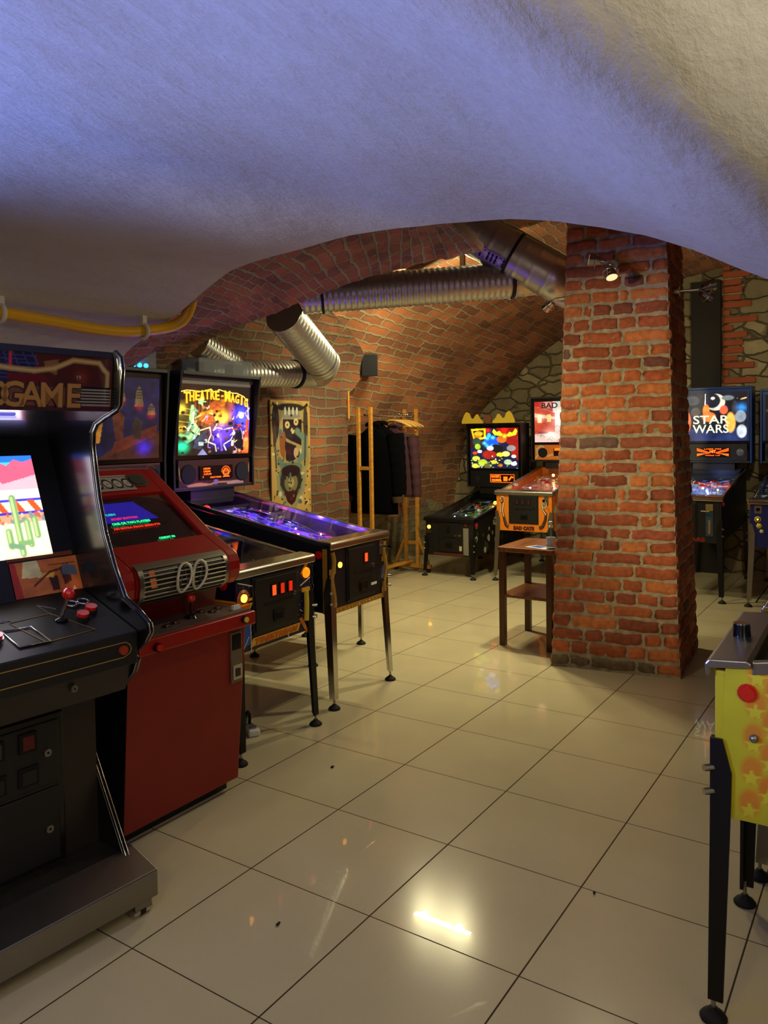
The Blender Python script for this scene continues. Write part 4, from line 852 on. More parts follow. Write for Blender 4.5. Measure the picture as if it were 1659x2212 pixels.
# --- 3. the short-legged black machine in the far left corner
def cartoon_glass():
    c = Cv(120, 110, (14, 18, 50), asp=1.0); c.poly([(.55, 1), (1, 1), (1, .2), (.86, .3), (.8, .6), (.6, .8)], (130, 16, 14)); c.poly([(0, 1), (.4, 1), (.3, .6), (0, .5)], (40, 10, 10))
    c.poly([(.02, .98), (.33, 1), (.34, .74), (.08, .68)], (210, 180, 20)).poly([(.06, .93), (.29, .95), (.29, .78), (.11, .74)], (44, 24, 8)).ell(.18, .86, .09, .06, (240, 170, 30), .2).ell(.17, .79, .07, .03, (210, 110, 20), .2)
    c.ell(.45, .66, .15, .15, (10, 70, 210), .15).ell(.40, .82, .04, .05, (40, 160, 235), .2)
    for x, y in ((.36, .74), (.48, .76), (.35, .56), (.46, .55), (.57, .55), (.30, .62)): c.glow(x, y, .035, (80, 220, 255), .8)
    c.ell(.66, .72, .10, .09, (190, 96, 20), .2); c.glow(.72, .8, .04, (255, 200, 40), 1.2).glow(.72, .95, .05, (255, 20, 10), 1.1).glow(.37, .95, .05, (220, 20, 20), 1.0)
    c.poly([(.47, .90), (.5, .98), (.56, .9), (.62, .92), (.68, .84), (.66, .8), (.52, .82)], (226, 210, 30)).poly([(.98, .92), (.94, .98), (.88, .88), (.82, .9), (.76, .82), (.8, .78), (.95, .82)], (226, 210, 30))
    c.ell(.14, .66, .09, .10, (38, 60, 48), .15).ell(.16, .54, .06, .07, (150, 180, 40), .2)
    for k, (x, y, r, col) in enumerate([(.2, .42, .05, (220, 225, 200)), (.1, .38, .05, (190, 60, 20)), (.4, .34, .14, (140, 24, 16)), (.62, .34, .07, (235, 190, 20)), (.74, .36, .08, (230, 220, 110)), (.85, .5, .09, (120, 120, 112)), (.9, .3, .05, (200, 200, 190)), (.55, .5, .12, (8, 8, 12)), (.78, .16, .08, (160, 180, 140)), (.12, .24, .08, (190, 200, 60)), (.26, .14, .10, (150, 170, 40)), (.5, .16, .06, (210, 190, 50)), (.62, .08, .05, (200, 120, 30)), (.1, .06, .07, (220, 230, 60)), (.36, .06, .08, (80, 80, 40)), (.9, .12, .06, (220, 220, 210)), (.42, .5, .07, (220, 225, 230))]):
        c.ell(x, y, r, r*.8, col, .15)
    c.noise(.35, 9, 6); g = random.Random(4)
    for _ in range(40): x, y = g.random(), g.random()*.3; c.ell(x, y, .018, .012, g.choice([(20, 20, 20), (230, 220, 60), (140, 160, 60), (220, 225, 200)]), .2, g.random()*3)
    return c
def cartoon_fin(T, bb, ds, G, tw, tl, zc, yb, d):
    b = MB(); b.box(-.045, .255, yb-.0165, yb-.0145, zc-.048, zc-.044, DMD); b.box(-.045, .255, yb-.0165, yb-.0145, zc+.042, zc+.046, DMD); b.box(-.045, -.040, yb-.0165, yb-.0145, zc-.048, zc+.046, DMD); b.box(.251, .255, yb-.0165, yb-.0145, zc-.048, zc+.046, DMD)
    b.box(.12, .17, yb-.0165, yb-.0145, zc-.03, zc+.02, DMD); b.tube([(.19, yb-.0155, zc-.02), (.22, yb-.0155, zc+.02), (.24, yb-.0155, zc+.01)], .010, DMD, 6); b.build('display_border', ds)
    text('display_lettering', 'ROCKET J.', .026, (.03, yb-.0155, zc+.008), UX, UZ, DMD, ds, w=.12, depth=.0006, bold=.002); text('display_lettering', 'SQUIRREL', .026, (.035, yb-.0155, zc-.034), UX, UZ, DMD, ds, w=.125, depth=.0006, bold=.002)
    # yellow scalloped topper board
    hb = .33; z = d['zb1']; b = MB()
    for s in (-1, 1):
        pts = [(.06, 0), (.33, 0), (.33, .03), (.30, .10), (.27, .135), (.235, .12), (.21, .06), (.18, .055), (.15, .10), (.125, .105), (.10, .06), (.06, .02)]; b.prism([(s*x, z+h) for x, h in pts], .93, .955, YELP, 1)
    b.prism([(.05*math.cos(t), z+.05+.05*math.sin(t)) for t in [i*math.pi/8 for i in range(16)]], .925, .955, mat('brown_board', (120, 70, 40), .5), 1); b.build('topper', bb, .002)
    z0, z1, hw = d['z0'], d['z1'], d['hw']
    b = MB(); b.box(-.265, -.215, -.008, 0, z1-.17, z1-.13, STEEL); b.box(.17, .23, -.004, 0, z0+.02, z1-.10, mat('worn_label', (120, 116, 104), .5)); b.box(.10, .15, -.004, 0, z0+.06, z0+.11, mat('cream_sticker', (190, 180, 120), .5)); b.cyl((.13, -.012, z1-.18), (.13, 0, z1-.18), .015, CHROME, n=12); b.build('sticker_set', T)
    b = MB(); b.box(-.18, .18, -.012, 0, z0+.008, z0+.03, mat('red_strip', (84, 30, 22), .5)); b.build('kick_strip', T)
    b = MB(); b.cyl((.20, -.008, z1-.07), (.20, 0, z1-.07), .016, mat('dark_red_button', (90, 26, 14), .4), n=14); b.build('button', T)
    g = random.Random(3)
    for _ in range(18):
        b = MB(); y, zz = g.uniform(.05, .8), g.uniform(z0+.04, z1-.05); r = g.uniform(.012, .04); b.prism([(y+r*math.cos(a)*g.uniform(.5, 1), zz+r*math.sin(a)) for a in [i*math.pi/4 for i in range(8)]], hw+.0008, hw+.002, g.choice([mat('pale_print', (170, 170, 150), .5), mat('olive_print', (60, 62, 40), .5)]), 0); b.build('side_print', T)
gr = field_art((14, 18, 16), [(30, 40, 30), (120, 140, 60), (60, 70, 64), (190, 200, 90), (30, 50, 70), (16, 18, 16), (150, 170, 170)], 12).glow(.2, .25, .07, (150, 230, 255), .8).glow(.7, .7, .06, (200, 230, 60), .9).glow(.5, .45, .05, (200, 230, 60), .5).scale(.35)
pinball('pinball_machine', 'low black pinball machine with yellow scalloped topper standing in the far corner', (5.665, 2.07, 0), R(-90),
    dict(w=.56, body=mat('matt_black', (12, 13, 14), .5), z1=.625, z0=.225, L=1.27, yb=1.10, wb=.70, zb0=.875, zb1=1.615, pro=.03, rise=.20, field=gr, glass=cartoon_glass(), glassm=LIT2, fin=cartoon_fin, legm=DARKM, railm=DARKM, trim=DARKM, speakers=(-.21,), spr=.035, dmd=(.105, .30, .095), plunger=False, slots=1, slotm=DARKM, dw=.22, dx=-.0,
         start=[(-.235, .52, .020, BULBO)], lean=.02, bulbs=[(-.12, .35, .03, (190, 240, 255), 20, .008), (-.02, .42, .03, (160, 210, 220), 14, .008), (.1, .9, .05, (200, 240, 60), 9, .02), (.15, .75, .04, (190, 220, 50), 7, .014)], lamps=[(0, .6, .08, (180, 230, 200), .35)]))

# --- 4. orange machine
def cats_glass():
    c = Cv(110, 110, (226, 205, 195), asp=1.0); c.poly([(0, 0), (.38, .0), (.38, .72), (0, .9)], (205, 70, 46)).poly([(0, .72), (.38, .62), (.38, .56), (0, .62)], (238, 190, 150)); c.poly([(0, .9), (.0, 1), (.35, 1), (.35, .74)], (180, 30, 34))
    c.rect(.06, .14, .48, .68, (250, 225, 140)).rect(.24, .31, .5, .68, (250, 210, 130)).rect(.66, 1, .2, .62, (110, 130, 135)).poly([(.55, .62), (1, .62), (.95, .74), (.7, .72)], (205, 20, 30)).ell(.86, .36, .1, .08, (130, 120, 60), .2)
    c.rect(.38, 1, .78, 1, (205, 196, 180)).poly([(0, 0), (1, 0), (1, .24), (.6, .22), (.3, .26), (0, .2)], (232, 200, 185)); g = random.Random(9)
    for _ in range(16): x, y = g.random(), g.random()*.5; c.line([(x, y), (x+.05, y+.04), (x+.09, y-.02)], .004, (60, 40, 40))
    c.ell(.16, .24, .1, .03, (150, 14, 20), .3); c.noise(.2, 8, 5)
    for x, y, r in ((.1, .6, .08), (.5, .5, .16), (.3, .2, .12), (.75, .9, .1), (.5, .72, .1), (.85, .6, .05), (.8, .14, .1), (.25, .92, .08)): c.glow(x, y, r, (255, 230, 210), .55)
    return c.scale(.58)
def cats_speaker():
    c = Cv(100, 30, (212, 122, 34), asp=3.8); c.line([(.02, .1), (.06, .3), (.04, .7), (.11, .9), (.17, .85)], .05, (205, 196, 170)); c.line([(.25, .25), (.32, .35), (.42, .25), (.55, .3)], .06, (200, 190, 160)); c.line([(.98, .1), (.94, .3), (.96, .7), (.89, .9)], .05, (205, 196, 170)); return c
def cats_fin(T, bb, ds, G, tw, tl, zc, yb, d):
    text('title_lettering', 'BAD CATS', .062, G(-.0, .84, .006), UX, UZ, mat('title_brown', (60, 40, 40), .5), bb, w=.46, bold=.002)
    text('display_digits', '600330', .026, (-.03, yb-.0155, zc+.02), UX, UZ, DMD, ds, w=.10, depth=.0006, bold=.002)
    z0, z1, hw = d['z0'], d['z1'], d['hw']
    text('front_lettering', 'BAD CATS', .034, (0, -.003, z0+.016), UX, UZ, mat('maroon_print', (84, 22, 24), .5), T, w=.22, bold=.004)
    CR = mat('cream_print', (216, 200, 160), .5); OL = mat('brown_outline', (70, 40, 20), .5)
    for s in (-1, 1):
        path = [(.245, .18), (.25, .30), (.235, .345), (.205, .335), (.205, .30), (.215, .24), (.225, .2), (.215, .16), (.205, .11), (.19, .06), (.15, .03)] if s < 0 else [(.225, .27), (.215, .29), (.2, .27), (.21, .24), (.235, .25), (.24, .29), (.215, .32), (.19, .28), (.205, .22), (.235, .18), (.225, .12), (.2, .06), (.15, .03)]
        pts = []
        for (a, c1), (a2, c2) in zip(path[:-1], path[1:]): pts += [(s*(a+(a2-a)*t), -.002, z0+c1+(c2-c1)*t) for t in (0, .33, .66)]
        for nm, m, r, y in (('tail_outline', OL, .0125, .003), ('tail_print', CR, .0095, .0)):
            b = MB(); n = len(pts); b.tube([(p[0], p[1]+y, p[2]) for p in pts], r, m, 7, rf=lambda i: r*(.6+.9*max(0, (i/n-.45)/.55))); b.build(nm, T)
    for k, (y, zz, r) in enumerate([(.12, z0+.22, .05), (.2, z0+.12, .09), (.32, z0+.2, .1), (.45, z0+.1, .08), (.6, z0+.2, .09), (.8, z0+.2, .1)]):
        b = MB(); b.prism([(y+r*math.cos(a)*(1 if i % 2 else .6), zz+r*math.sin(a)*(1 if i % 2 else .6)) for i, a in enumerate([i*math.pi/6 for i in range(12)])], hw+.0008, hw+.002+.0003*k, (CR, mat('red_print', (170, 50, 20), .5))[k % 2], 0); b.build('side_print', T)
orf = field_art((150, 60, 36), [(230, 90, 60), (250, 200, 180), (90, 60, 80), (240, 120, 40), (200, 30, 40), (255, 240, 230), (60, 40, 50), (120, 120, 130)], 15).glow(.5, .5, .25, (255, 150, 120), .5).glow(.5, .2, .2, (255, 200, 190), .4).glow(.6, .75, .1, (255, 90, 60), .9).scale(.55)
ORG = mat('orange_paint', (218, 122, 26), .4)
pinball('pinball_machine', 'orange pinball machine with BAD CATS lettering, half behind the brick pillar', (5.79, 1.285, 0), R(-88),
    dict(w=.585, body=ORG, side=ORG, z1=.918, z0=.513, L=1.30, yb=1.16, wb=.72, zb0=1.17, zb1=1.905, pro=.03, trim=STEEL, railm=STEEL, legm=STEEL, field=orf, glass=cats_glass(), glassm=LIT2, spart=cats_speaker(), fin=cats_fin, bside=mat('maroon_black', (30, 12, 14), .4), speakers=(-.22, .22), spr=.05, dmd=(.02, .22, .085), slots=3, slotm=mat('dim_slot', (60, 30, 24), .3), dw=.29, dx=-.0, dz0=.60, dz1=.875,
         start=[(-.235, .815, .016, mat('orange_button', (220, 100, 20), .3))], bulbs=[(-.05, 1.02, .05, (250, 250, 120), 16, .016), (.05, 1.02, .05, (220, 250, 60), 16, .016), (.15, .8, .04, (255, 220, 210), 16, .012), (-.12, .5, .03, (255, 230, 220), 16, .009), (-.19, .35, .03, (255, 150, 40), 16, .012), (.1, .6, .03, (255, 230, 230), 16, .009)],
         lamps=[(0, .5, .07, (255, 150, 120), 1.1), (0, .9, .07, (255, 130, 100), 1.1)], apron=mat('pale_apron', (190, 150, 140), .3), plastics=[(-.19, .62, .06, .06, mat('blue_grey_plastic', (110, 130, 150), .3)), (.0, .84, .08, .08, mat('dark_plastic', (50, 46, 60), .3)), (.12, .7, .1, .1, mat('red_clear', (220, 50, 40), .2))]))

# --- 5. blue-framed space machine behind the pillar
def space_glass():
    c = Cv(130, 110, (6, 10, 22), asp=1.1); c.poly([(0, 0), (1, 0), (1, .3), (.6, .22), (0, .26)], (20, 34, 74)).noise(.4, 6, 2); c.specks(60, [(200, 210, 230), (120, 130, 160)], (.002, .004), 5)
    c.ell(.54, .80, .14, .17, (190, 180, 160), .08).ell(.49, .83, .12, .15, (16, 18, 30), .1).ell(.50, .88, .03, .03, (200, 190, 170), .2)
    for x, y, w_, h, col in ((.4, .62, .05, .14, (214, 110, 40)), (.44, .5, .10, .10, (206, 104, 44)), (.66, .64, .06, .09, (200, 80, 50)), (.76, .38, .07, .2, (216, 150, 60)), (.9, .5, .08, .12, (120, 130, 140)), (.92, .2, .07, .13, (170, 180, 190)), (.82, .68, .04, .14, (40, 36, 40)), (.24, .6, .07, .10, (60, 52, 50)), (.12, .4, .05, .2, (200, 90, 50)), (.2, .84, .1, .1, (50, 54, 62)), (.72, .88, .09, .05, (90, 96, 96))): c.ell(x, y, w_, h, col, .25)
    c.glow(.92, .68, .07, (40, 140, 220), .7); c.line([(.385, .75), (.39, .97)], .006, (240, 240, 250)); c.ell(.95, .86, .05, .015, (210, 170, 110), .2, .3); c.noise(.3, 12, 9)
    return c.scale(1.15)
def space_fin(T, bb, ds, G, tw, tl, zc, yb, d):
    W_ = TM('white_title_glow', (215, 225, 200), 1.2); text('title_lettering', 'STAR', .085, G(-.02, .36, .006), UX, UZ, W_, bb, w=.34, bold=.001); text('title_lettering', 'WARS', .085, G(-.02, .17, .006), UX, UZ, W_, bb, w=.34, bold=.001)
    b = MB()
    for s in (-1, 1):
        for k in range(3): b.tube([(s*.15, yb-.0155, zc+.040-.012*k), (s*.03, yb-.0155, zc+.0-.006*k), (s*.15, yb-.0155, zc-.036+.010*k)][:3], .003, DMD, 5)
    b.build('display_rays', ds); text('display_lettering', 'LASER FIRE', .012, (.0, yb-.0155, zc+.028), UX, UZ, DMD, ds, w=.16, depth=.0006); text('display_lettering', 'HIT', .026, (0, yb-.0155, zc-.004), UX, UZ, DMD, ds, bold=.002); text('display_lettering', 'WORLD 1-UP', .012, (0, yb-.0155, zc-.036), UX, UZ, DMD, ds, w=.14, depth=.0006)
    z0, z1, hw = d['z0'], d['z1'], d['hw']
    text('front_lettering', 'STAR WARS', .032, (-.02, -.003, z0+.012), UX, UZ, mat('red_front_letter', (130, 24, 20), .5), T, w=.36, bold=.002)
    b = MB(); b.box(.165, .225, -.004, 0, z0+.06, z0+.27, mat('teal_print', (30, 60, 84), .5)); b.box(.165, .225, -.005, 0, z0+.28, z0+.34, mat('tan_print', (120, 104, 60), .5)); b.box(.185, .205, -.006, 0, z0+.08, z0+.2, mat('gold_print', (130, 96, 44), .5)); b.build('front_print', T)
    b = MB(); b.cyl((.20, -.03, z1-.13), (.13, -.03, z1-.13), .006, CHROME, n=8); b.build('chrome_handle', T)
    b = MB(); b.lathe((.255, yb-.010, zc), [(.036, 0), (.03, -.004), (.001, -.006)], mat('grey_dial', (90, 94, 100), .4), 20, 1); b.build('speaker_disc', bb)
swf = field_art((16, 24, 60), [(120, 160, 255), (230, 240, 255), (40, 60, 140), (200, 60, 60), (255, 190, 90), (20, 24, 40), (90, 120, 200)], 22).glow(.3, .5, .2, (130, 160, 255), .7).glow(.8, .4, .15, (180, 210, 255), .7).glow(.25, .75, .06, (255, 150, 60), .8).scale(.7)
BLUF = mat('blue_frame', (24, 56, 118), .35)
pinball('pinball_machine', 'black pinball machine with blue backbox frame and lit STAR WARS title', (5.75, -.275, 0), R(-90),
    dict(w=.585, body=mat('dark_teal_black', (14, 18, 22), .4), z1=.925, z0=.515, L=1.28, yb=1.17, wb=.72, zb0=1.17, zb1=1.93, pro=.02, field=swf, glass=space_glass(), glassm=LIT2, fin=space_fin, legm=DARKM, trim=CHROME, bside=BLUF, fr=BLUF, topstrip=BLUF, slots=2, dw=.28, dx=-.06, plunger=False, speakers=(-.255,), spr=.036, dmd=(.0, .32, .095), start=[(-.22, .82, .012, DARKM)],
         bulbs=[(-.1, .5, .03, (220, 230, 255), 12, .010), (.02, .6, .04, (220, 230, 255), 12, .010), (.16, .55, .04, (200, 220, 255), 12, .010), (-.1, .8, .04, (255, 160, 60), 10, .014)], lamps=[(0, .45, .07, (150, 180, 255), 1.6), (0, .85, .07, (150, 170, 255), 1.4)]))
# --- 6. blue machine cut by the right edge
def last_fin(T, bb, ds, G, tw, tl, zc, yb, d):
    z0, z1, hw = d['z0'], d['z1'], d['hw']; Y = mat('yellow_print', (206, 184, 60), .5)
    b = MB(); b.lathe((-.235, -.001, z1-.17), [(.026, 0), (.026, -.002), (.001, -.003)], Y, 18, 1); b.lathe((-.235, -.004, z1-.17), [(.017, 0), (.017, -.002), (.001, -.003)], mat('dark_ring', (40, 20, 30), .4), 16, 1); b.lathe((-.225, -.001, z1-.225), [(.024, 0), (.024, -.002), (.001, -.003)], Y, 6, 1); b.lathe((-.205, -.001, z1-.27), [(.016, 0), (.016, -.002), (.001, -.003)], mat('pale_yellow_print', (210, 200, 130), .5), 16, 1); b.build('front_print', T)
    b = MB(); b.box(-.26, -.205, -.006, 0, z1-.12, z1-.055, STEEL); b.cyl((-.232, -.014, z1-.085), (-.232, 0, z1-.085), .016, BLACKG, n=14); b.build('ball_launcher', T)
pinball('pinball_machine', 'royal blue pinball machine with yellow dots and silver legs, in the far row', (5.74, -1.09, 0), R(-89),
    dict(w=.59, body=mat('royal_blue', (16, 22, 96), .4), z1=.912, z0=.503, L=1.28, yb=1.17, wb=.72, zb0=1.17, zb1=1.89, pro=.02, field=field_art((60, 60, 66), [(200, 205, 215), (120, 120, 130), (230, 230, 200), (40, 40, 60)], 31).scale(.3), glass=Cv(40, 40, (10, 14, 30)).specks(30, [(120, 100, 30), (60, 90, 140)], (.02, .05), 2), glassm=LITD, fin=last_fin, legm=STEEL, trim=CHROME, bside=BLUF, fr=BLUF, topstrip=BLUF, slots=2, dw=.26, dx=.06, plunger=False, start=[(-.235, .742, .007, BULBO)], lamps=[(0, .5, .08, (255, 240, 200), .3)]))

# --- 7 + 8. the near right row, facing left
def stars_side():
    Lm, Hm = 1.27, .59; c = Cv(340, 158, (190, 178, 24), asp=Lm/Hm)
    for i in range(30):
        for j in range(9):
            x = .075+i*.040; y = .03+j*.082+(.041 if i % 2 else 0)
            if x < 1.24 and y < .60: c.ell(x/Lm, (y+.020)/Hm, .024/Lm, .034/Hm, (206, 128-min(40, i*3), 24), .5)
    for i in range(30):
        for j in range(9):
            x = .075+i*.040; y = .03+j*.082+(.041 if i % 2 else 0)
            if x > 1.24 or y > .60: continue
            pts = []
            for k in range(10): r = .024 if k % 2 == 0 else .010; a = math.pi/2+k*math.pi/5; pts.append(((x+r*math.cos(a))/Lm, (y+r*math.sin(a))/Hm))
            c.poly(pts, (204, 190, 34))
    c.noise(.15, 6, 3); return c
def yellow_fin(T, bb, ds, G, tw, tl, zc, yb, d):
    z0, z1, hw = d['z0'], d['z1'], d['hw']; L = d['L']
    st = stars_side()
    def clip(u, v): return v < .62+.38*u+.0
    canvas('side_artwork', st, (hw+.0012, .004, z0+.004), (0, 1, 0), (0, .055, 1), L-.01, .40+.19, PRINT, T, clip=lambda u, v: v*.59 < .383+.19*u)
    b = MB(); b.cyl((.03, .028, z1), (.03, .028, z1+.036), .024, BLACKG, .022, n=24); b.cyl((.03, .028, z1+.036), (.03, .028, z1+.039), .021, CHROME, n=24); b.build('action_button', T)
    b = MB(); b.sphere((hw+.004, .09, z1-.185), .011, STEEL, 10); b.build('side_bolt', T)
ylw = mat('yellow_paint', (196, 180, 30), .4)
pinball('pinball_machine', 'yellow pinball machine covered in orange stars, with black legs', (.905, -1.475, 0), R(181.5),
    dict(w=.565, body=ylw, side=ylw, z1=.925, z0=.525, L=1.28, yb=1.15, wb=.70, zb0=1.17, zb1=1.80, pro=.03, rise=.19, trim=STEEL, railm=STEEL, field=field_art((20, 40, 90), [(40, 80, 200), (140, 170, 220), (20, 20, 40), (200, 200, 190)], 41).scale(.3), glass=Cv(20, 20, (10, 10, 14)), glassm=LITD, fin=yellow_fin, legm=DARKM, plunger=False, start=[(-.235, .8, .012, DARKM)], lean=.005, lamps=[(0, .5, .1, (130, 160, 255), .15)]))
pinball('pinball_machine', 'pale pinball machine with silver legs behind the yellow star machine, at the right edge', (1.66, -1.50, 0), R(181),
    dict(w=.565, body=mat('pink_white_paint', (190, 150, 140), .4), z1=.915, z0=.51, L=1.28, yb=1.15, wb=.70, zb0=1.17, zb1=1.80, pro=.03, trim=CHROME, field=field_art((30, 20, 30), [(200, 80, 60), (90, 50, 60)], 43).scale(.3), glass=Cv(20, 20, (10, 10, 14)), glassm=LITD, legm=STEEL, start=[(-.235, .8, .012, DARKM)]))

# ================================================================== BLACK ARCADE CABINET (front left)
def arcade_black():
    A0 = (0.172, 0.088)     # right front corner of the kick plate
    T = thing('arcade_cabinet', 'black upright arcade cabinet with VIDEOGAME marquee and desert game on its screen', 'arcade machine', (A0[0], A0[1], 0), R(-4), 'upright arcade cabinets')
    W = .70; xr = -.03; xl = xr-W
    prof = [(.10, .13), (.118, .166), (.30, .47), (.31, .62), (.20, .665), (.113, .705), (.045, .765), (.024, .809), (.045, .825), (.03, .835), (-.02, .87), (-.046, .904), (-.042, .928), (.02, .965), (.083, .992), (.14, 1.09), (.184, 1.192), (.215, 1.30), (.232, 1.401), (.243, 1.47), (.238, 1.515), (.215, 1.545), (.16, 1.567), (.10, 1.585), (.086, 1.60), (.069, 1.708), (.075, 1.745), (.10, 1.765), (.16, 1.765), (.55, 1.70), (.92, 1.68), (.92, .12), (.10, .12)]
    sm = []
    n = len(prof)
    for s in (0, 1):
        x0 = xr-.02 if s else xl; b = MB(); b.prism(prof, x0, x0+.02, BLACKG); sp = b.build('side_panel', T, .002)
        b = MB(); b.tube([(x0+.01, p[0]-.002, p[1]) for p in prof[7:1:-1]][::-1], .010, BLACKG, 8); b.tube([(x0+.01, p[0]-.002, p[1]) for p in prof[8:28]], .010, BLACKG, 8); b.build('edge_moulding', sp)
        b = MB()
        for off in (-.006, .006): b.tube([(x0+.01+off, p[0]-.010, p[1]) for p in prof[8:28]], .0018, CHROME, 5); b.tube([(x0+.01+off, p[0]-.010, p[1]) for p in prof[2:8]], .0018, CHROME, 5); b.tube([(x0+.01+off, p[0]-.010, p[1]) for p in prof[0:3]], .0018, CHROME, 5)
        b.build('moulding_highlight', sp)
    cx = (xl+xr)/2
    # body panels
    b = MB(); b.box(xl+.02, xr-.02, .25, .27, .166, .70, mat('brown_black_laminate', (34, 26, 20), .35)); b.box(xl+.02, xr-.02, .90, .92, .12, 1.68, BLACK); b.box(xl+.02, xr-.02, .295, .9, .12, .14, BLACK); b.box(xl+.02, xr-.02, .16, .90, 1.675, 1.695, BLACK); b.build('body', T)
    b = MB(); b.prism([(.035, .80), (.075, .705), (.25, .695), (.25, .72), (.05, .80)], xl+.02, xr-.02, mat('brown_black_laminate', (34, 26, 20), .35)); lo = b.build('lower_front_panel', T, .002)
    b = MB(); b.cyl((cx+.135, .035, .765), (cx+.135, .062, .765), .011, STEEL, n=14); b.cyl((cx+.135, .033, .765), (cx+.135, .036, .765), .003, DARKM, n=8); b.build('lock', lo)
    # coin door
    b = MB(); b.box(xr-.52, xr-.14, .238, .25, .16, .64, BLACKG); b.box(xr-.50, xr-.16, .232, .24, .18, .41, BLACK); b.box(xr-.50, xr-.16, .232, .24, .42, .62, BLACK); cdoor = b.build('coin_door', T, .006)
    for x in (-.36, -.26):
        b = MB(); b.box(xr+x-.028, xr+x+.028, .224, .233, .545, .605, DARKM); b.box(xr+x-.018, xr+x+.018, .222, .225, .553, .597, mat('dark_red_slot', (90, 14, 12), .3) if x > -.3 else mat('grey_slot', (56, 54, 50), .4)); b.build('coin_slot', cdoor, .002)
        b = MB(); b.box(xr+x-.032, xr+x+.032, .226, .233, .44, .50, DARKM); b.box(xr+x-.022, xr+x+.022, .224, .227, .446, .49, BLACKG); b.build('coin_return', cdoor, .002)
    for z in (.525, .285): b = MB(); b.cyl((xr-.20, .222, z), (xr-.20, .234, z), .012, STEEL, n=14); b.cyl((xr-.20, .221, z), (xr-.20, .223, z), .004, DARKM, n=8); b.build('lock', cdoor)
    # kick plate and castor
    b = MB(); b.prism([(0, .045), (0, .13), (.13, .165), (.29, .165), (.29, .045)], -.74, 0, STEEL); kp = b.build('kick_plate', T, .004)
    for x in (-.66, -.045): b = MB(); b.box(x-.04, x+.02, .0, .045, .028, .048, STEEL); b.cyl((x-.04, .022, .018), (x+.025, .022, .018), .018, CHROME, n=14); b.cyl((x-.018, .022, .018), (x+.002, .022, .018), .0185, RUBBER, n=14); b.build('castor', kp)
    # control box with gold outline and side button
    b = MB(); b.prism([(.005, .80), (.0, .90), (.30, 1.0), (.30, .80)], xl+.02, xr-.02, BLACK); cb = b.build('control_panel', T, .004)
    fr = MB(); PT = Vector((0, .0, .90)); D = Vector((0, .30, .10)).normalized(); N = Vector((0, -.10, .30)).normalized()
    def C(x, s, h=0.0): p = PT+D*s+N*h; return (x, p.y, p.z)
    GT = mat('gold_line', (150, 118, 50), .45)
    for pts in ([(-.11, .875), (-.125, .862), (-.125, .842), (-.11, .83), (.28, .83), (.30, .84), (.305, .852), (.30, .865), (.285, .875), (-.11, .875)], [(-.17, .875), (-.162, .852), (-.18, .832), (-.36, .832)], [(-.17, .875), (-.36, .875)]):
        b = MB(); b.tube([(cx+p[0], .001, p[1]) for p in pts], .0018, GT, 5); b.build('gold_outline', cb)
    b = MB(); b.cyl((cx+.275, -.008, .853), (cx+.275, .004, .853), .014, mat('dark_orange_button', (150, 50, 24), .35), n=16); b.build('side_button', cb)
    # art triangle
    b = MB(); tp = [C(xr-.29, .05, .001), C(xr-.13, .06, .001), C(xr-.20, .20, .001), C(xr-.33, .19, .001)]; b.tube(tp+[tp[0]], .0016, GT, 4); b.build('printed_outline', cb)
    b = MB(); tp = [C(xr-.21, .23, .001), C(xr-.06, .06, .001)]; b.tube([C(xr-.21, .26, .001), C(xr-.20, .19, .001), C(xr-.17, .22, .001), C(xr-.21, .26, .001)], .0014, mat('grey_print', (130, 130, 120), .5), 4); b.build('printed_arrow', cb)
    # joystick (player two) and player one beyond the frame
    for jx in (-.19, -.56):
        b = MB(); b.cyl(C(xr+jx, .155, 0), C(xr+jx+.01, .15, .075), .0055, CHROME, n=10); b.lathe(C(xr+jx, .155, 0), [(.022, 0), (.02, .004), (.006, .008)], BLACKG, 14); j = b.build('joystick', T)
        b = MB(); b.sphere(C(xr+jx+.01, .15, .088), .0185, REDP, 18); b.build('joystick_knob', j)
    for bx, bs in ((-.130, .135), (-.085, .165), (-.405, .115), (-.415, .165)):
        b = MB(); c0 = C(xr+bx, bs, .0); b.cyl(c0, C(xr+bx, bs, .012), .021, RUBBER if bx > -.3 else CHROME, n=20); b.build('button_collar', T)
        b = MB(); b.cyl(C(xr+bx, bs, .012), C(xr+bx, bs, .022), .018, REDP if not (bx == -.415) else mat('lilac_button', (170, 120, 200), .3), n=20); b.build('push_button', T, .003)
    for bx in (-.115, -.075): b = MB(); p = C(xr+bx, .22); b.tube([C(xr+bx+.018*math.cos(t), .225+.018*math.sin(t), .006) for t in [i*math.pi/8 for i in range(17)]], .004, CHROME, 6); b.build('metal_ring', T)
    # recessed tray
    b = MB(); x = xr-.325
    b.add([C(x-.04, .055, .002), C(x+.045, .05, .002), C(x+.035, .145, .002), C(x-.045, .15, .002), C(x-.028, .07, -.02), C(x+.032, .066, -.02), C(x+.022, .13, -.02), C(x-.032, .134, -.02)], [(0, 1, 5, 4), (1, 2, 6, 5), (2, 3, 7, 6), (3, 0, 4, 7), (4, 5, 6, 7)], CHROME); b.tube([C(x-.042, .053, .003), C(x+.047, .048, .003), C(x+.037, .147, .003), C(x-.047, .152, .003), C(x-.042, .053, .003)], .003, CHROME, 6); b.build('metal_tray', T)
    text('panel_lettering', 'UK', .016, C(xr-.335, .20, .001), UX, tuple(D), mat('grey_print2', (90, 96, 104), .5), cb)
    # monitor bezel, screen, art card
    s0, s1 = Vector((0, .30, .985)), Vector((0, .50, 1.50)); dv = (s1-s0).normalized(); ln = (s1-s0).length
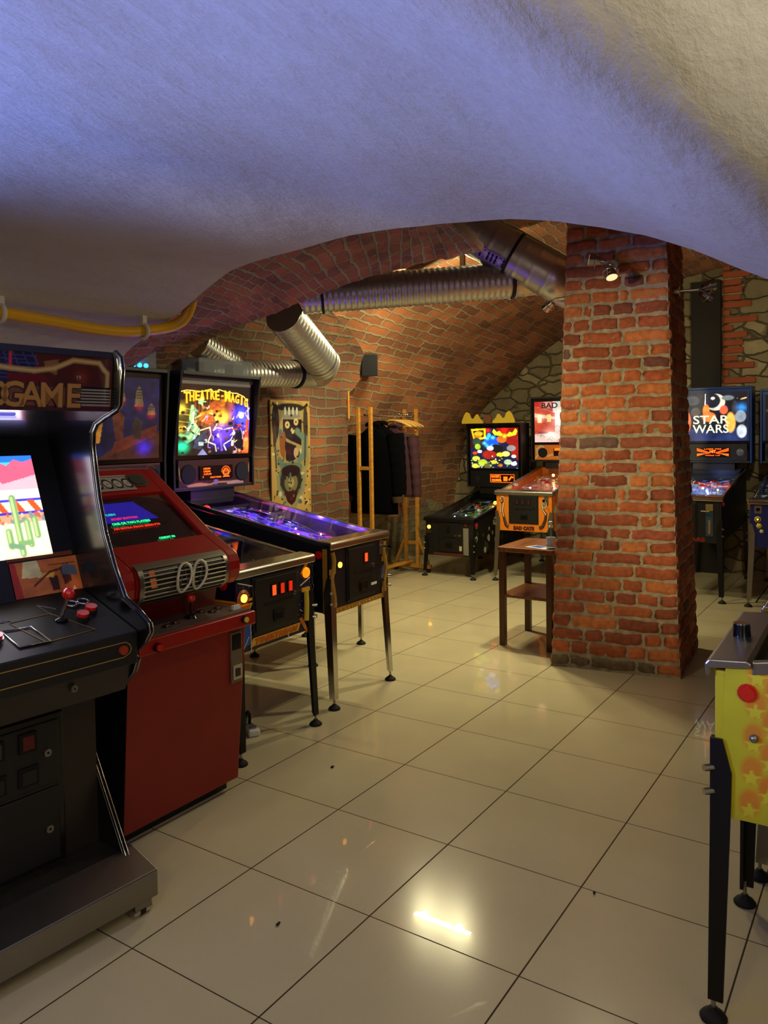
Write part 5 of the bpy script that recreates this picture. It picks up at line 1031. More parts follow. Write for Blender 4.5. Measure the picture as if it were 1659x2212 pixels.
    b = MB(); b.prism([(s0.y, s0.z), (s1.y, s1.z), (s1.y+.02, s1.z-.01), (s0.y+.02, s0.z-.01)], xl+.02, xr-.02, mat('screen_bezel', (20, 19, 22), .28)); bz = b.build('bezel', T)
    sw, sh = .455, .345; so = Vector((xr-.095-sw, 0, 0))+s0+dv*.145; nn = Vector((0, -dv.z, dv.y)); so += nn*.003
    c = Cv(170, 120, (255, 232, 190), asp=1.32); c.rect(0, 1, .86, 1, (60, 190, 255)).rect(0, 1, .93, 1, (40, 110, 240)); c.poly([(0, .86), (.2, .9), (.45, .93), (.5, .84), (.56, .95), (.72, .96), (.8, .90), (.86, .96), (.92, .93), (1, .96), (1, .7), (0, .68)], (206, 90, 120)); c.poly([(0, .66), (.3, .72), (.62, .86), (.75, .72), (1, .8), (1, .6), (0, .58)], (240, 170, 180)); c.rect(0, 1, .56, .66, (250, 220, 200))
    c.rect(0, 1, .44, .56, (235, 215, 190)).rect(0, 1, .545, .565, (60, 60, 190)).rect(0, 1, .42, .44, (60, 50, 170))
    for k in range(9): c.poly([(.05+k*.12, .55), (.10+k*.12, .55), (.15+k*.12, .44), (.10+k*.12, .44)], (236, 80, 30))
    c.rect(0, 1, .33, .42, (222, 150, 110)); c.specks(60, [(180, 90, 80), (240, 190, 150), (120, 130, 130)], (.012, .03), 4, (0, 1, .33, .42)); c.poly([(0, .72), (.08, .80), (.22, .74), (.2, .62), (.05, .60)], (60, 210, 160))
    for x, y0, y1 in ((.79, .04, .58), (.86, .12, .34), (.72, .12, .26), (.92, .2, .36)): c.line([(x, y0), (x, y1)], .032, (120, 160, 100)); c.line([(x-.005, y0), (x-.005, y1)], .012, (180, 205, 130))
    c.line([(.79, .14), (.86, .14)], .025, (120, 160, 100)); c.line([(.79, .10), (.72, .13)], .025, (110, 150, 110)); c.line([(.3, .1), (.2, .3), (.42, .36), (.5, .5)], .02, (200, 70, 200)); c.poly([(.36, .36), (.52, .30), (.55, .48), (.42, .52)], (226, 60, 40)); c.noise(.05, 10, 3)
    canvas('screen', c.scale(1.15), tuple(so), (1, 0, 0), tuple(dv), sw, sh, SCREEN, bz)
    l = light('screen_glow_light', 'AREA', tuple(so+Vector((sw/2, 0, 0))+dv*sh/2+nn*.03), 2.2, (.85, .85, 1.0), None, .4, size_y=.3); l.parent = T; l.rotation_euler = Vector(nn).to_track_quat('-Z', 'Y').to_euler()
    k = Cv(90, 44, (176, 96, 40), asp=2.3); k.poly([(0, 0), (.12, 0), (.08, 1), (0, 1)], (150, 34, 16)).poly([(.14, .55), (.44, .5), (.40, 1), (.2, 1)], (200, 190, 140)).poly([(.55, .1), (.66, .1), (.66, .5), (.52, .5)], (60, 24, 24)).poly([(.74, .2), (.86, .3), (.84, .8), (.7, .7)], (70, 30, 30)).poly([(.72, .5), (.96, .42), (.95, .7), (.76, .8)], (74, 86, 96)).poly([(.4, .5), (.6, .46), (.62, .6), (.44, .62)], (210, 150, 40)).glow(.9, .1, .2, (190, 60, 40), .7); k.line([(.3, .3), (.55, .62), (.7, .66)], .03, (60, 30, 20)); k.line([(.55, .82), (.95, .8)], .012, (40, 24, 20)); k.noise(.3, 6, 3); k.poly([(.84, .02), (.9, .04), (.87, .14)], (255, 210, 150))
    canvas('art_card', k.scale(1.2), tuple(Vector((xr-.245, 0, 0))+s0+dv*.015+nn*.004), (1, 0, 0), tuple(dv), .225, .115, PRINTG, bz)
    b = MB(); p0 = s0+dv*.135+nn*.003; b.prism([(p0.y, p0.z), ((p0+dv*.014).y, (p0+dv*.014).z), ((p0+dv*.014-nn*.002).y, (p0+dv*.014-nn*.002).z), ((p0-nn*.002).y, (p0-nn*.002).z)], xr-.25, xr-.03, mat('copper_strip', (110, 54, 24), .3)); b.build('copper_strip', bz)
    # hood under the marquee
    b = MB(); b.prism([(.50, 1.50), (.25, 1.555), (.14, 1.585), (.16, 1.60), (.5, 1.56)], xl+.02, xr-.02, BLACKG); hd = b.build('hood', T)
    b = MB(); b.box(xr-.58, xr-.28, .20, .24, 1.558, 1.566, mat('violet_strip_light', (150, 140, 255), .3, emit=2.4, ecol=(120, 120, 255))); b.build('light_strip', hd)
    # marquee
    m = Cv(220, 74, (70, 26, 34), asp=4.1); m.rect(0, .62, .45, 1, (18, 20, 60)); m.noise(.25, 6, 2)
    for q in range(9): m.line([(.32+q*.04, 1), (.30+q*.055, .5)], .006, (70, 70, 120)); m.line([(.3, .55+q*.06), (.72, .55+q*.06+.004*q)], .005, (60, 64, 110))
    m.poly([(.62, 1), (.9, 1), (.95, .5), (.66, .48)], (66, 22, 18)).poly([(.66, .85), (.73, .9), (.72, .62), (.67, .7)], (120, 80, 50)).glow(.84, .6, .12, (120, 40, 20), .6); m.poly([(.5, .62), (.66, .62), (.70, .46), (.5, .44)], (90, 14, 20)); m.rect(.505, .52, .66, 1, (170, 40, 60))
    m.line([(.2, .86), (.42, .74), (.52, .70), (.62, .68), (.71, .74), (.80, .90), (.93, .88), (.955, .76), (.975, .70), (.975, .44)], .045, (150, 118, 66)); m.line([(.2, .86), (.42, .74), (.52, .70), (.62, .68), (.71, .74), (.80, .90), (.93, .88), (.955, .76), (.975, .70), (.975, .44)], .018, (176, 148, 96))
    m.rect(.0, 1, 0, .1, (60, 20, 34)).rect(0, 1, .1, .42, (110, 66, 50))
    for q in range(6): m.rect(.82, .99, .11+q*.055, .13+q*.055, (140, 130, 118)); m.rect(.82, .99, .13+q*.055, .165+q*.055, (12, 10, 14))
    mq = canvas('marquee', m.scale(.9), (xl+.02, .118, 1.580), (1, 0, 0), (0, -.12, 1), W-.04, .167, PRINTG, T)
    lm = mat('marquee_letter', (150, 104, 52), .35); ol = mat('marquee_letter_outline', (48, 16, 10), .5)
    for i, ch in enumerate('VIDEOGAME'):
        x = [-.66, -.61, -.565, -.50, -.435, -.372, -.316, -.262, -.198][i] if False else [-.596, -.552, -.512, -.466, -.416, -.366, -.312, -.250, -.182][i]
        text('marquee_outline', ch, .072, (x, .1120, 1.592), UX, (0, -.12, 1), ol, mq, depth=.0008, bold=.006); text('marquee_lettering', ch, .072, (x, .1095, 1.592), UX, (0, -.12, 1), lm, mq, depth=.0008, bold=.002)
    b = MB(); b.prism([(.09, 1.745), (.118, 1.745), (.16, 1.765), (.10, 1.765)], xl+.02, xr-.02, BLACKG); b.build('marquee_cap', T)
    text('marquee_small_print', '19', .012, (xr-.135, .103, 1.675), UX, UZ, mat('grey_print', (130, 130, 120), .5), mq)
arcade_black()

# ================================================================== RED CABINET
def arcade_red():
    T = thing('arcade_cabinet', 'red upright arcade cabinet with sloping screen and chrome striped grille', 'arcade machine', (0.66, 0.47, 0), 0, 'upright arcade cabinets')
    X0, X1 = -.29, .315
    def lx(x): return x-.66
    def ly(y): return y-.47
    # base: front narrows a little to the floor
    b = MB(); y0 = 0.0; zt = .70; zb = .05
    b.add([(lx(.335), 0, zb), (lx(.922), 0, zb), (lx(.985), .0, zt), (lx(.375), .0, zt), (lx(.335), .80, zb), (lx(.922), .80, zb), (lx(.985), .80, zt), (lx(.375), .80, zt)], [(0, 1, 2, 3), (4, 7, 6, 5), (1, 5, 6, 2), (3, 2, 6, 7), (0, 4, 5, 1), (0, 3, 7, 4)], CREDF); b.m[-1] = b.mi(BLACK); bs = b.build('base', T, .006)
    b = MB(); b.box(lx(.36), lx(.90), .05, .76, 0, .06, BLACK); b.build('plinth', T)
    # shelf
    b = MB(); b.box(lx(.40), lx(1.012), -.035, .30, .693, .752, CRED); sh = b.build('control_shelf', T, .008, 3)
    b = MB(); b.box(lx(.42), lx(1.0), -.01, .20, .752, .757, mat('worn_grey_panel', (92, 76, 64), .45, var=.5, bscale=9)); b.build('control_plate', sh)
    b = MB(); b.cyl((lx(.755), .085, .757), (lx(.755), .085, .768), .028, BLACKG, .02, n=16); b.cyl((lx(.755), .085, .765), (lx(.755), .083, .825), .006, BLACKG, n=10); j = b.build('joystick', T)
    b = MB(); b.sphere((lx(.755), .083, .838), .018, mat('red_orange_knob', (196, 40, 20), .25, coat=.5), 18); b.build('joystick_knob', j)
    for x, y, m in ((.60, .05, 0), (.655, .065, 0), (.875, .085, 0), (.845, .12, 0), (.93, .11, 0)):
        b = MB(); b.cyl((lx(x), y, .757), (lx(x), y, .762), .019, mat('dark_brown_collar', (60, 30, 24), .3), n=18); b.cyl((lx(x), y, .762), (lx(x), y, .7665), .013, STEEL, n=18); b.build('push_button', T)
    b = MB(); b.cyl((lx(.475), -.035, .718), (lx(.475), -.050, .718), .017, BLACKG, n=16); b.cyl((lx(.475), -.05, .718), (lx(.475), -.056, .718), .013, REDP, n=16); b.build('start_button', sh)
    b = MB(); b.cyl((lx(.935), -.035, .728), (lx(.935), -.050, .728), .015, BLACKG, n=16); b.cyl((lx(.935), -.05, .728), (lx(.935), -.056, .728), .012, YELP, n=16); b.build('start_button', sh)
    b = MB(); b.box(lx(.945), lx(.985), .03, .045, .757, .775, WHITE); b.build('white_clip', sh)
    # recessed panel between shelf and hood
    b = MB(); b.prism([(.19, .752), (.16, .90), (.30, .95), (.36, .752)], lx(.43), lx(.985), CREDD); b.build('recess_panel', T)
    # hood with rounded nose, sloping top that carries the screen: two cheeks + nose + back
    nose = [(.60, 1.353), (.593, 1.353), (.205, 1.078), (.078, 1.011), (.052, .993), (.040, .965), (.038, .93), (.045, .895), (.075, .868), (.13, .850), (.18, .842)]
    cheek = nose+[(.30, .842), (.80, .60), (.82, .60), (.82, 1.353)]
    for a, c in ((.395, .450), (.935, 1.0)): b = MB(); b.prism(cheek, lx(a), lx(c), CRED); b.build('side_cheek', T, .008, 3)
    b = MB(); b.prism([(.195, 1.073), (.078, 1.011), (.052, .993), (.040, .965), (.038, .93), (.045, .895), (.075, .868), (.13, .850), (.26, .842), (.26, 1.06)], lx(.45), lx(.935), CRED); b.build('hood_nose', T)
    b = MB(); b.prism([(.455, 1.255), (.595, 1.354), (.82, 1.353), (.82, 1.24), (.47, 1.22)], lx(.45), lx(.935), CRED); tp = b.build('top_panel', T)
    # screen recess: on the slope from (.195,1.073) to (.455,1.255)
    a_, e_ = Vector((0, .195, 1.055)), Vector((0, .460, 1.243)); dv = (e_-a_).normalized(); ln = (e_-a_).length; nn = Vector((0, -dv.z, dv.y))
    c = Cv(120, 96, (92, 62, 44), asp=1.3); 
    c.ell(.5, .5, .56, .56, (30, 24, 24), .03).ell(.5, .5, .50, .49, (26, 22, 24), .03); c.rect(.06, .94, .04, .16, (40, 36, 36))
    c2 = Cv(150, 120, (22, 20, 23), asp=1.3); c2.poly([(0, .50), (.66, .50), (.60, .98), (0, .98)], (38, 26, 150))
    canvas('screen_surround', c.scale(.7), tuple(Vector((lx(.45), 0, 0))+a_+nn*-.004), (1, 0, 0), tuple(dv), .485, ln, PRINTG, T)
    # curved picture tube
    b = MB(); vs = []; n = 20
    for jx in range(n+1):
        for ix in range(n+1):
            u, v = ix/n*2-1, jx/n*2-1; q = 1-.055*(abs(v)**3); q2 = 1-.055*(abs(u)**3)
            p = Vector((lx(.6925)+u*.215*q, 0, 0))+a_+dv*(ln/2+v*q2*ln*.435)+nn*(.004-.010*(u*u+v*v)/2); vs.append(tuple(p))
    b.add(vs, [(jx*(n+1)+ix, jx*(n+1)+ix+1, (jx+1)*(n+1)+ix+1, (jx+1)*(n+1)+ix) for jx in range(n) for ix in range(n)], mat('dark_tube_glass', (34, 31, 32), .12, coat=.6), True); tb = b.build('picture_tube', T)
    def S(u, v, h=.0085): p = Vector((lx(.6925)+u*.215, 0, 0))+a_+dv*(ln/2+v*ln*.435)+nn*h; return p
    c2 = Cv(60, 40, (40, 30, 190), asp=1.4); c2.a *= .9
    canvas('blue_picture', c2, tuple(S(-.98, -.02, .0068)), (1, 0, 0), tuple(dv), .215*1.48, ln*.435*.86, LITD, tb, clip=lambda u, v: (u < 1-.18*v) & (u > .05*v) & (v < 1-.0*u))
    cg = TM('cyan_pixels', (40, 255, 150), .9); rd = TM('pink_pixels', (240, 50, 110), .6); re = TM('red_pixels', (240, 50, 30), .8)
    for s_, u, v, m, w_, h_ in (('PUSH', -.52, .30, TM('blue_green_pixels', (40, 200, 200), .7), .055, .011), ('START BUTTON', -.27, .08, rd, .13, .011), ('ONE OR TWO PLAYERS', -.20, -.14, cg, .19, .013), ('AN EXTRA FROG 20000 PTS', -.15, -.34, re, .235, .011), ('CREDIT 00', .30, -.93, cg, .085, .011), ('GAME', -.8, .62, TM('blue_green_pixels', (40, 200, 200), .7), .05, .011)):
        text('screen_lettering', s_, h_, tuple(S(u, v, .0100-.010*(u*u+v*v)/2*.8)), UX, tuple(dv), m, tb, w=w_, depth=.0003, bold=.001)
    # logo plate and speaker grilles on the top of the slope
    a2, e2 = Vector((0, .455, 1.255)), Vector((0, .595, 1.354)); d2 = (e2-a2).normalized(); n2 = Vector((0, -d2.z, d2.y)); l2 = (e2-a2).length
    lp = Cv(110, 50, (206, 202, 186), asp=2.6)
    for q in range(10): lp.rect(0, 1, .08+q*.09, .11+q*.09, (30, 26, 24))
    for x in (.1, .3, .5, .7, .9): lp.ell(x-.0, .45, .095, .32, (24, 20, 18), .06).ell(x, .45, .07, .22, (206, 202, 186), .06).ell(x, .45, .014, .035, (30, 26, 24), .2)
    canvas('logo_plate', lp.scale(.7), tuple(Vector((lx(.56), 0, 0))+a2+d2*.025+n2*.003), (1, 0, 0), tuple(d2), .255, l2*.62, PRINTG, tp)
    for xx in (.853, .49):
        b = MB(); w_, h_ = .052, .045; cc = Vector((lx(xx), 0, 0))+a2+d2*.088
        pts = [(w_*math.copysign(abs(math.cos(t))**.7, math.cos(t)), h_*math.copysign(abs(math.sin(t))**.7, math.sin(t))) for t in [i*math.pi/12 for i in range(24)]]
        vs = [tuple(cc+Vector((p, 0, 0))+d2*q+n2*.004) for p, q in pts]+[tuple(cc+Vector((p*.98, 0, 0))+d2*q*.98+n2*-.002) for p, q in pts]
        b.add(vs, [tuple(range(24))]+[(i, (i+1) % 24, 24+(i+1) % 24, 24+i) for i in range(24)], mat('worn_bronze', (84, 66, 46), .5, .6, var=.4, bscale=20))
        vs = [tuple(cc+Vector((p*.72, 0, 0))+d2*q*.72+n2*.006) for p, q in pts]; b.add(vs, [tuple(range(24))], mat('speaker_mesh', (22, 20, 20), .8)); b.build('speaker_grille', tp)
    # chrome grille on the nose
    b = MB(); g0, g1 = lx(.468), lx(.912)
    path = [(.078+.000, 1.012), (.050, .994), (.036, .966), (.034, .93), (.041, .893), (.072, .865)]
    def gp(t, h=0.0):
        t *= len(path)-1; i = min(int(t), len(path)-2); f = t-i; p = Vector((path[i][0]*(1-f)+path[i+1][0]*f, path[i][1]*(1-f)+path[i+1][1]*f)); q = Vector(path[i+1])-Vector(path[i]); q.normalize(); nrm = Vector((q.y, -q.x)); 
        if nrm.x > 0: nrm = -nrm
        return p+nrm*h
    def band(t0, t1, x0, x1, h, m):
        N = 5; vs = []
        for i in range(N+1):
            p = gp(t0+(t1-t0)*i/N, h); vs += [(x0, p.x, p.y), (x1, p.x, p.y)]
        b.add(vs, [(2*i, 2*i+1, 2*i+3, 2*i+2) for i in range(N)], m, True)
    band(0.0, 1, g0, g1, .002, mat('grille_black', (14, 13, 12), .4)); gr_ = b.build('grille', T)
    b = MB(); band(.0, .20, g0-.006, g1+.006, .006, STEEL); band(.95, 1.0, g0-.006, g1+.006, .005, STEEL); band(0, 1, g0-.008, g0+.016, .006, STEEL); band(0, 1, g1-.012, g1+.008, .006, STEEL); b.build('grille_frame', gr_)
    for k in range(7):
        b = MB(); t = .29+k*.098; p = gp(t, .004); b.cyl((g0+.01, p.x, p.y), (g1-.008, p.x, p.y), .0030, mat('aluminium_bar', (186, 180, 162), .35, .7), n=8); b.build('grille_bar', gr_)
    # badge: two overlapping oval letters
    for k, x in enumerate((lx(.675), lx(.755))):
        b = MB(); pts = []
        for i in range(25):
            a = i*math.pi/12; t = .52-.30*math.sin(a); p = gp(max(.15, min(.9, t)), .009); pts.append((x+.036*math.cos(a)+.012*math.sin(a), p.x, p.y))
        b.tube(pts, .0062, mat('badge_cream', (196, 188, 158), .4, .3), 7)
        q0, q1, q2 = gp(.70, .008), gp(.30, .008), gp(.70, .008)
        if k == 0: b.tube([(x-.022, q0.x, q0.y), (x+.004, q1.x, q1.y), (x+.020, q0.x, q0.y)], .005, mat('badge_dark', (50, 44, 36), .4), 6)
        else: b.tube([(x-.016, q1.x, q1.y), (x+.002, q0.x, q0.y), (x+.022, q1.x, q1.y)], .005, mat('badge_dark', (50, 44, 36), .4), 6)
        b.build('badge_oval', gr_)
    b = MB(); p, q = gp(.25, .008), gp(.62, .008); b.add([(lx(.508), p.x, p.y), (lx(.535), p.x, p.y), (lx(.54), q.x, q.y), (lx(.512), q.x, q.y), (lx(.508), p.x+.002, p.y), (lx(.535), p.x+.002, p.y), (lx(.54), q.x+.002, q.y), (lx(.512), q.x+.002, q.y)], [(0, 1, 2, 3), (4, 7, 6, 5), (0, 4, 5, 1), (2, 6, 7, 3), (0, 3, 7, 4), (1, 5, 6, 2)], mat('orange_sticker', (214, 100, 40), .5)); b.build('orange_sticker', gr_)
    # coin plate on the front
    b = MB(); b.box(lx(.885), lx(.950), -.008, 0, .46, .675, mat('worn_metal_plate', (120, 108, 84), .4, .5, var=.3, bscale=14)); cp = b.build('coin_plate', T, .003)
    b = MB(); b.box(lx(.893), lx(.943), -.014, -.006, .60, .665, BLACKG); b.build('coin_slot', cp, .003)
    b = MB(); b.box(lx(.892), lx(.945), -.013, -.007, .475, .535, CHROME); b.box(lx(.904), lx(.934), -.0145, -.012, .487, .523, mat('dark_window', (40, 24, 30), .2)); b.build('coin_return', cp, .003)
arcade_red()

# ================================================================== THINGS ROUND THE HALL
def acrylic(name, x0, x1, y0, y1, z0, z1, label, rz=0):
    b = MB(); t = .006
    b.box(x0, x1, y0, y0+t, z0, z1, ACRYL); b.box(x0, x1, y1-t, y1, z0, z1, ACRYL); b.box(x0, x0+t, y0+t, y1-t, z0, z1, ACRYL); b.box(x1-t, x1, y0+t, y1-t, z0, z1, ACRYL); b.box(x0, x1, y0, y1, z1, z1+t, ACRYL)
    return b
tp = acrylic('', 2.02, 2.50, 1.83, 1.99, 1.905, 2.00, '').build('acrylic_tray', None, .002); tag(tp, 'clear acrylic tray lying on the THEATRE OF MAGIC machine', 'tray', 'acrylic trays on the backboxes')
for k, (a, c) in enumerate(((2.10, 2.19), (2.36, 2.46))): o = box('paper_card', a, c, 1.87, 1.95, 1.906, 1.985, mat('grey_paper', (150, 150, 150), .7)); tag(o, 'grey card in the acrylic tray, '+('left' if k == 0 else 'right')+' one of the two', 'card', 'cards in the acrylic tray')
T = thing('acrylic_display', 'clear acrylic display with blue lamps on the navy pinball machine', 'display', (1.50, 1.80, 1.90), 0, None)
b = MB(); b.prism([(-.06, 0), (.15, 0), (.15, .15), (-.03, .15)], -.006, 0, ACRYL, 1); b.box(-.10, .15, 0, .10, 0, .006, ACRYL); b.build('panel', T)
for k in range(4): b = MB(); b.sphere((-.03+k*.045, .03, .022), .014, mat('blue_lamp', (30, 150, 255), .3, emit=(14 if k < 2 else .6), ecol=(30, 150, 255)), 12); b.build('blue_lamp', T)
l = light('blue_lamp_light', 'POINT', (1.47, 1.80, 1.96), .8, (.1, .5, 1.0), size=.02)

# --- ventilation ducts
DUCT = mat('galvanised_duct', (190, 190, 184), .36, .85, var=.12, bscale=5); DUCTF = mat('corrugated_duct', (186, 186, 180), .36, .85)
def duct_tube(path, r, m, ring=.045, amp=.0025, flex=False):
    pts = []; acc = 0
    P = [Vector(p) for p in path]
    step = .008 if flex else .012
    for a, c in zip(P[:-1], P[1:]):
        L = (c-a).length; n = max(2, int(L/step))
        for i in range(n): pts.append(a+(c-a)*i/n)
    pts.append(P[-1]); d = [0]
    for a, c in zip(pts[:-1], pts[1:]): d.append(d[-1]+(c-a).length)
    b = MB()
    if flex: rf = lambda i: r+amp*math.sin(d[i]/ring*2*math.pi)
    else: rf = lambda i: r+(amp if (d[i] % ring) < .014 else 0)
    b.tube(pts, r, m, 28, rf); return b
def curve3(a, b_, c, n=10): a, b_, c = Vector(a), Vector(b_), Vector(c); return [tuple(a*(1-t)**2+b_*2*t*(1-t)+c*t*t) for t in [i/n for i in range(n+1)]]
T = thing('ventilation_duct', 'silver spiral ventilation duct running under the brick vault and down to the left wall', 'duct', (3.6, .6, 2.5), 0, None)
def dchild(b, nm):
    o = b.build(nm, T); o.location = (-3.6, -.6, -2.5); return o
big = [at(900, 430, 5.75), at(960, 470, 5.62), at(1200, 602, 5.52), at(1290, 655, 6.5)]
dchild(duct_tube(big, .157, DUCT, .115, .0035), 'main_duct')
def band(p, q, r, nm='clamp_band', m=None, w=.03):
    p, q = Vector(p), Vector(q); d = (q-p).normalized(); b = MB(); b.cyl(p-d*w/2, p+d*w/2, r, m or RUBBER, n=28); return dchild(b, nm)
def mixp(a, c, t): return tuple(Vector(a)*(1-t)+Vector(c)*t)
band(mixp(big[1], big[2], .62), big[2], .166, w=.02)
b = MB(); p = mixp(big[1], big[2], .42); q = Vector(p); dd_ = (Vector(big[2])-Vector(big[1])).normalized(); toC = (Vector(tuple(CAM))-q).normalized(); side_ = dd_.cross(toC).normalized(); nrm = (toC*.75-Vector((0, 0, 1))*.65).normalized()
cc = q+nrm*.158; uu = dd_; vv = nrm.cross(uu).normalized()
vs = [tuple(cc+uu*a+vv*c+nrm*h) for h in (0, .012) for a, c in ((-.11, -.045), (.11, -.045), (.11, .045), (-.11, .045))]; b.add(vs, [(0, 1, 2, 3), (4, 7, 6, 5), (0, 4, 5, 1), (1, 5, 6, 2), (2, 6, 7, 3), (3, 7, 4, 0)], STEEL)
for k in range(7):
    a = -.09+k*.03; vs = [tuple(cc+uu*(a+e)+vv*c+nrm*.0125) for e, c in ((0, -.036), (.014, -.036), (.014, .036), (0, .036))]; b.add(vs, [(0, 1, 2, 3)], BLACKG)
dchild(b, 'air_grille')
d2a, d2b = at(1185, 600, 5.66), at(652, 640, 5.55)
P2 = [d2a, mixp(d2a, d2b, .16)]; dchild(duct_tube(P2, .118, DUCT, .2, .002), 'branch_collar')
P2b = [mixp(d2a, d2b, .14), d2b]; dchild(duct_tube(P2b, .128, DUCTF, .042, .0028, True), 'branch_duct')
band(mixp(d2a, d2b, .155), d2b, .137, w=.022); band(mixp(d2a, d2b, .92), d2b, .136, w=.02)
b = MB(); p = mixp(d2a, d2b, .09); b.cyl(p, mixp(d2a, d2b, .115), .1215, mat('foil_tape', (200, 190, 150), .35, .9, bump=.6, bscale=60), n=28); dchild(b, 'foil_tape')
d3a, d3b = at(612, 680, 5.62), at(700, 788, 6.3)
dchild(duct_tube([d3a, d3b], .137, DUCTF, .048, .003, True), 'drop_duct')
e2_ = on(640, 808, 1, 2.33); e1_ = on(525, 807, 1, 2.33); e0_ = on(380, 805, 1, 2.33)
dchild(duct_tube(curve3(mixp(d3a, d3b, .93), on(712, 812, 1, 2.30), e2_, 12), .122, DUCT, .5, .001), 'elbow')
dchild(duct_tube([e2_, e1_, e0_], .108, DUCTF, .042, .003, True), 'wall_duct')
band(mixp(e2_, e1_, .04), e1_, .118, w=.018); band(mixp(d3a, d3b, .9), d3b, .142, 'collar_ring', STEEL, .012)
s1_, s2_ = at(430, 744, 5.6), at(503, 792, 5.85)
o = duct_tube([s1_, s2_], .095, DUCTF, .03, .003, True).build('flexible_duct'); tag(o, 'short silver flexible duct end above the acrylic tray', 'duct')
b = MB(); b.tube([(x, y, z) for x, y, z in [at(1060, 475, 5.9), at(1120, 500, 6.0), at(1190, 540, 6.1), at(1250, 575, 6.2)]], .018, mat('grey_conduit', (130, 124, 96), .5), 8); o = b.build('conduit_pipe'); tag(o, 'thin grey conduit pipe running behind the big duct', 'pipe')

# --- fluorescent tube above the branch duct
T = thing('fluorescent_lamp', 'slim fluorescent tube lamp hidden above the silver branch duct', 'lamp', TUBE_A, 0, None)
b = MB(); d_ = Vector(TUBE_B)-Vector(TUBE_A); b.cyl((0, 0, 0), tuple(d_), .013, mat('tube_glow', (255, 235, 170), .3, emit=16, ecol=(255, 222, 140)), n=12); b.build('tube', T)
b = MB(); b.box(-.03, .07, -.60, .03, .02, .06, WHITE); b.box(.0, .03, -.02, .02, .06, .30, STEEL); b.box(.0, .03, -.57, -.53, .06, .30, STEEL); b.build('housing', T)

# --- halogen spots fixed to the pillar
def spotlight(nm, loc, dirs, label, plate=None, n_=(0, -1, 0)):
    T = thing('spotlight', label, 'spotlight', loc, 0, 'spotlights on the pillar'); N = Vector(n_)
    b = MB(); b.cyl((0, 0, 0), tuple(N*.05), .032, CHROME, n=16); b.cyl(tuple(N*.05), tuple(N*.16), .008, CHROME, n=8); b.build('mount', T)
    for d in dirs:
        D = Vector(d).normalized(); c = N*.15+D*.02; b = MB(); b.tube([tuple(N*.15), tuple(N*.17+D*.03), tuple(c+D*.04)], .006, CHROME, 6); b.cyl(tuple(c+D*.02), tuple(c+D*.09), .022, CHROME, .038, n=18); h = b.build('lamp_head', T)
        b = MB(); b.cyl(tuple(c+D*.085), tuple(c+D*.091), .033, mat('halogen_glass', (255, 240, 210), .15, emit=1.0, ecol=(255, 225, 160)), n=18); b.build('lamp_glass', h)
        b = MB(); a = D.orthogonal().normalized(); e = D.cross(a); b.tube([tuple(c+D*.05+a*.045*math.cos(t)+e*.045*math.sin(t)) for t in [i*math.pi/8 for i in range(17)]], .003, CHROME, 5); b.build('lamp_ring', h)
    return T
spotlight('spotlight', (3.325, -.40, 2.50), [(-.3, .9, .2), (-.2, -.2, -.6)], 'chrome spotlight on the front face of the pillar', n_=(-1, -.05, 0))
spotlight('spotlight', (3.62, -.66, 2.36), [(.7, -.5, -.35), (.5, -.7, .25)], 'chrome twin spotlight on the right side of the pillar', n_=(.08, -1, 0))
spotlight('spotlight', (3.75, -.02, 2.42), [(.2, .8, -.5)], 'chrome spotlight on the left side of the pillar near the duct', n_=(-.1, 1, 0))

# --- yellow gas pipe on the plaster vault
pts = [(-1.2, 1.02, 2.00), (-.4, 1.035, 2.012), (.2, 1.045, 2.012), (.47, 1.055, 2.005), (.68, 1.055, 1.995), (.85, 1.055, 1.998), (.98, 1.05, 2.018), (1.06, 1.045, 2.035), (1.12, 1.03, 2.055), (1.16, 1.0, 2.09), (1.175, .97, 2.16), (1.178, .95, 2.26)]
def smooth_path(P, n=6):
    P = [Vector(p) for p in P]; out = []
    for i in range(len(P)-1):
        p0, p1, p2, p3 = P[max(i-1, 0)], P[i], P[i+1], P[min(i+2, len(P)-1)]
        for k in range(n):
            t = k/n; out.append(.5*((2*p1)+(p2-p0)*t+(2*p0-5*p1+4*p2-p3)*t*t+(3*p1-p0-3*p2+p3)*t**3))
    return [tuple(p) for p in out+[P[-1]]]
T = thing('gas_pipe', 'yellow gas pipe clipped along the plaster vault at left', 'pipe', (0.3, 1.05, 2.0), 0, None)
b = MB(); b.tube([(x-.3, y-1.05, z-2.0-.022) for x, y, z in smooth_path(pts)], .026, mat('yellow_gloss_paint', (206, 150, 14), .35, coat=.3), 16); b.build('pipe', T)
for k, x in enumerate((.27, .955)):
    b = MB(); c = Vector((x-.3, 0.0, .002)); b.tube([tuple(c+Vector((0, (.033*math.cos(t)), -.014+.033*math.sin(t)))) for t in [math.pi*.0+i*math.pi/8*1.0 for i in range(17)]], .009, mat('white_clip_paint', (196, 184, 160), .6), 8); b.box(x-.3-.012, x-.3+.012, -.012, .012, .015, .06, mat('white_clip_paint', (196, 184, 160), .6)); b.build('pipe_clip', T)

